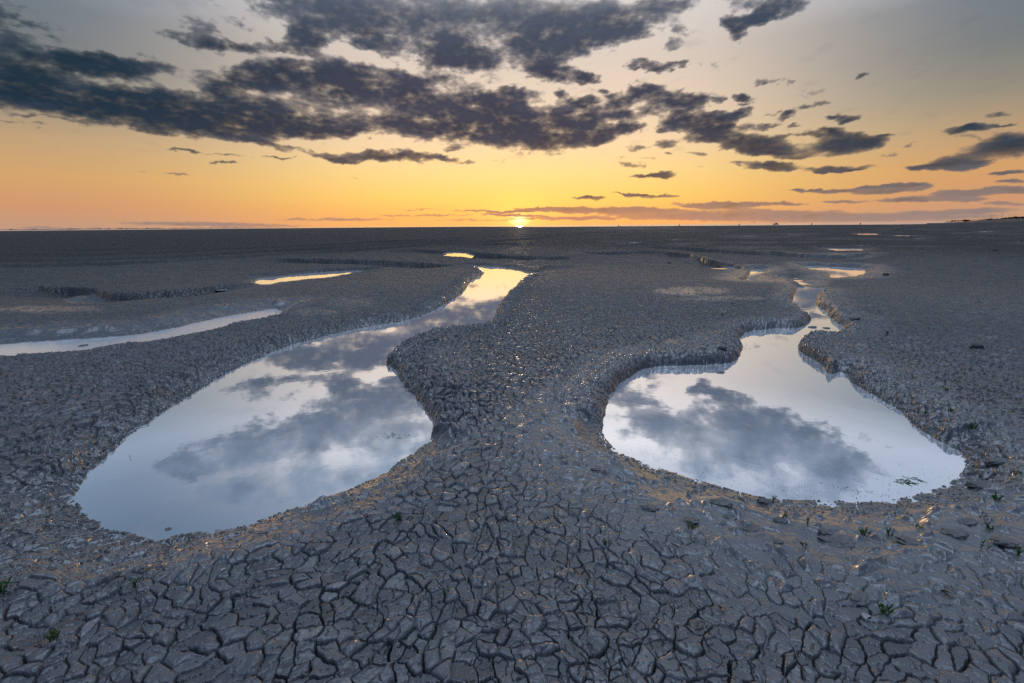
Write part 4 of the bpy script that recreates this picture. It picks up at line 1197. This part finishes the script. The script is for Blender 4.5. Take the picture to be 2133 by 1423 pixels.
def sail_hull(L, B, H):
    V = []; Fc = []; n = 13
    for i in range(n):
        t = i / (n - 1); x = (t - .5) * L; wd = B * .5 * (math.sin(math.pi * min(t * .85 + .15, 1)) ** .6 if t < 1 else 0) + .02
        sheer = H * (1 + .25 * (2 * t - 1) ** 2)
        V += [(x, -wd, sheer), (x * .96, -wd * .75, H * .35), (x * .9, 0, 0), (x * .96, wd * .75, H * .35), (x, wd, sheer)]
    for i in range(n - 1):
        for j in range(4): Fc.append((i * 5 + j, i * 5 + j + 1, (i + 1) * 5 + j + 1, (i + 1) * 5 + j))
        Fc.append((i * 5 + 4, i * 5, (i + 1) * 5, (i + 1) * 5 + 4))
    Fc.append((0, 1, 2, 3, 4)); Fc.append(tuple((n - 1) * 5 + k for k in (4, 3, 2, 1, 0)))
    return V, Fc


MASTS = [(2044, 449.5, 5), (2048, 450, 4), (2059, 447.5, 1), (2061, 448, 1), (2063.5, 448, 1), (2068, 449, 13), (2073, 448.5, 14), (2081, 446.7, 3), (2083.5, 447, 3),
         (2092, 449, 5), (2097, 446.3, 3), (2099.5, 448, 3), (2102, 448.5, 3), (2105, 448.5, 5), (2109, 447.5, 2), (2114, 449.5, 1), (2126, 450, 2)]
hull_me = mast_me = None
for i, (x, ytop, tilt) in enumerate(MASTS):
    a = az_of(x); r = 1000; dep_ = r * math.cos(RAD(a)); pxm = FPX / dep_
    base = 2.2; Hm = (463.2 - ytop + (x - 2000) * -.008) / pxm - base + CAM_H
    e = empty('sailing_yacht', polar(a, r, base - 1.0), rnd.uniform(-.5, .5))
    e.rotation_euler[1] = RAD(tilt)
    nth = ['first', 'second', 'third', 'fourth', 'fifth', 'sixth', 'seventh', 'eighth', 'ninth', 'tenth', 'eleventh', 'twelfth', 'thirteenth', 'fourteenth', 'fifteenth', 'sixteenth', 'seventeenth'][i]
    lean = 'strongly leaning' if tilt > 10 else ('slightly leaning' if tilt > 2 else 'upright')
    tag(e, '%s yacht mast from the left, %s, behind the dune at far right' % (nth, lean), 'yacht', 'yacht masts showing above the dune')
    if hull_me is None:
        h = mk('hull', sail_hull(8, 2.6, 1.3), M_HULL, e); hull_me = h.data
    else:
        h = bpy.data.objects.new('hull', hull_me); col.objects.link(h); h.parent = e
    m = mk('mast', join([tube([(0.3, 0, .8), (0.3, 0, Hm)], [.10, .06], 6), tube([(0.3, 0, 2.0), (-2.8, 0, 1.9)], [.06, .05], 6), tube([(0.3, -.7, Hm * .62), (.3, .7, Hm * .62)], [.03, .03], 4)]), M_METAL, e)

# small boat aground and channel markers
bl = polar(az_of(1616), 560, -.10)
e = empty('fishing_boat', bl, .15); tag(e, 'tiny dark fishing boat on the horizon right of the sunset', 'boat')
mk('hull', sail_hull(6.4, 2.2, .9), M_HULL, e)
mk('cabin', ([(-.2, -.7, .7), (1.5, -.6, .7), (1.5, .6, .7), (-.2, .7, .7), (-.1, -.6, 1.9), (1.2, -.5, 1.9), (1.2, .5, 1.9), (-.1, .6, 1.9)],
             [(0, 1, 5, 4), (1, 2, 6, 5), (2, 3, 7, 6), (3, 0, 4, 7), (4, 5, 6, 7), (3, 2, 1, 0)]), M_METAL, e, False)
mk('mast', tube([(-.8, 0, .7), (-.8, 0, 3.1)], [.06, .04], 5), M_METAL, e)
for i, (x, w_) in enumerate([(1415, 'nearest the sunset'), (1289, 'closest to the sun, just right of it'), (1540, 'just left of the tiny fishing boat'), (1691, 'right of the tiny fishing boat'), (1792, 'far right of the tiny fishing boat')]):
    e = empty('channel_buoy', polar(az_of(x), 620, -.5)); tag(e, 'tiny dark channel marker on the horizon, %s' % w_, 'buoy', 'channel markers on the horizon')
    if i == 0:
        b0 = mk('float', tube([(0, 0, 0), (0, 0, .5), (0, 0, .9), (0, 0, 1.5)], [.75, .8, .45, .2], 12), M_HULL, e).data
        p0 = mk('post', join([tube([(0, 0, 1.4), (0, 0, 2.3)], [.09, .09], 6), tube([(0, 0, 2.2), (0, 0, 2.6)], [.3, .05], 8)]), M_METAL, e).data
    else:
        for n_, d_ in (('float', b0), ('post', p0)):
            c_ = bpy.data.objects.new(n_, d_); col.objects.link(c_); c_.parent = e

# low coast on the left horizon with a few buildings
aa = np.linspace(-52, -22, 400); hh = (10 + 9 * fbm(aa * 1.2, aa * 0 + 2, 5, 401, .65)) * sstep(-22, -30, aa) if False else (9 + 10 * fbm(aa * 1.2, aa * 0 + 2, 5, 401, .65)) * (1 - sstep(-33, -22, aa))
V = []
for a, h_ in zip(aa, hh):
    V += [polar(a, 9000, -4), polar(a, 9150, max(h_, .5)), polar(a, 9500, max(h_, .5) * .8), polar(a, 9800, -4)]
Fc = np.array([(i * 4 + j, i * 4 + j + 1, (i + 1) * 4 + j + 1, (i + 1) * 4 + j) for i in range(399) for j in range(3)])[:, ::-1]
tag(mesh_np('far_shore_terrain', V, Fc, M_FAR), kind='structure')


def shed(L, W, H):
    return ([(-L, -W, 0), (L, -W, 0), (L, W, 0), (-L, W, 0), (-L, -W, H), (L, -W, H), (L, W, H), (-L, W, H)], [(0, 1, 5, 4), (1, 2, 6, 5), (2, 3, 7, 6), (3, 0, 4, 7), (4, 5, 6, 7)])


def gable(L, W, H, R_):
    L *= 1.02; W *= 1.05
    return ([(-L, -W, H), (L, -W, H), (L, W, H), (-L, W, H), (-L, 0, H + R_), (L, 0, H + R_)], [(0, 1, 5, 4), (2, 3, 4, 5), (1, 2, 5), (3, 0, 4), (3, 2, 1, 0)])


for i, (x, L_, H_, lb) in enumerate([(145, 34, 17, 'widest hazy shed on the far left coast'), (205, 22, 14, 'hazy low building on the coast, second cluster from the left'),
                                  (224, 14, 16, 'small hazy building right of the second coast cluster'), (249, 30, 16, 'long hazy building right of the middle of the far coast'),
                                  (262, 18, 13, 'hazy building touching the right end of the long one'), (305, 22, 17, 'isolated hazy building farthest right on the far coast'),
                                  (68, 20, 13, 'hazy building near the left end of the far coast'), (20, 18, 15, 'hazy building at the far left picture edge')]):
    a = az_of(x); p = polar(a, 8800, 0); e = empty('distant_building', p, -RAD(a)); tag(e, lb, 'building', 'buildings on the far coast')
    H_ *= .65; mk('wall', shed(L_, 12, H_), M_FAR, e, False); mk('roof', gable(L_, 12, H_, 3), M_FAR, e, False)
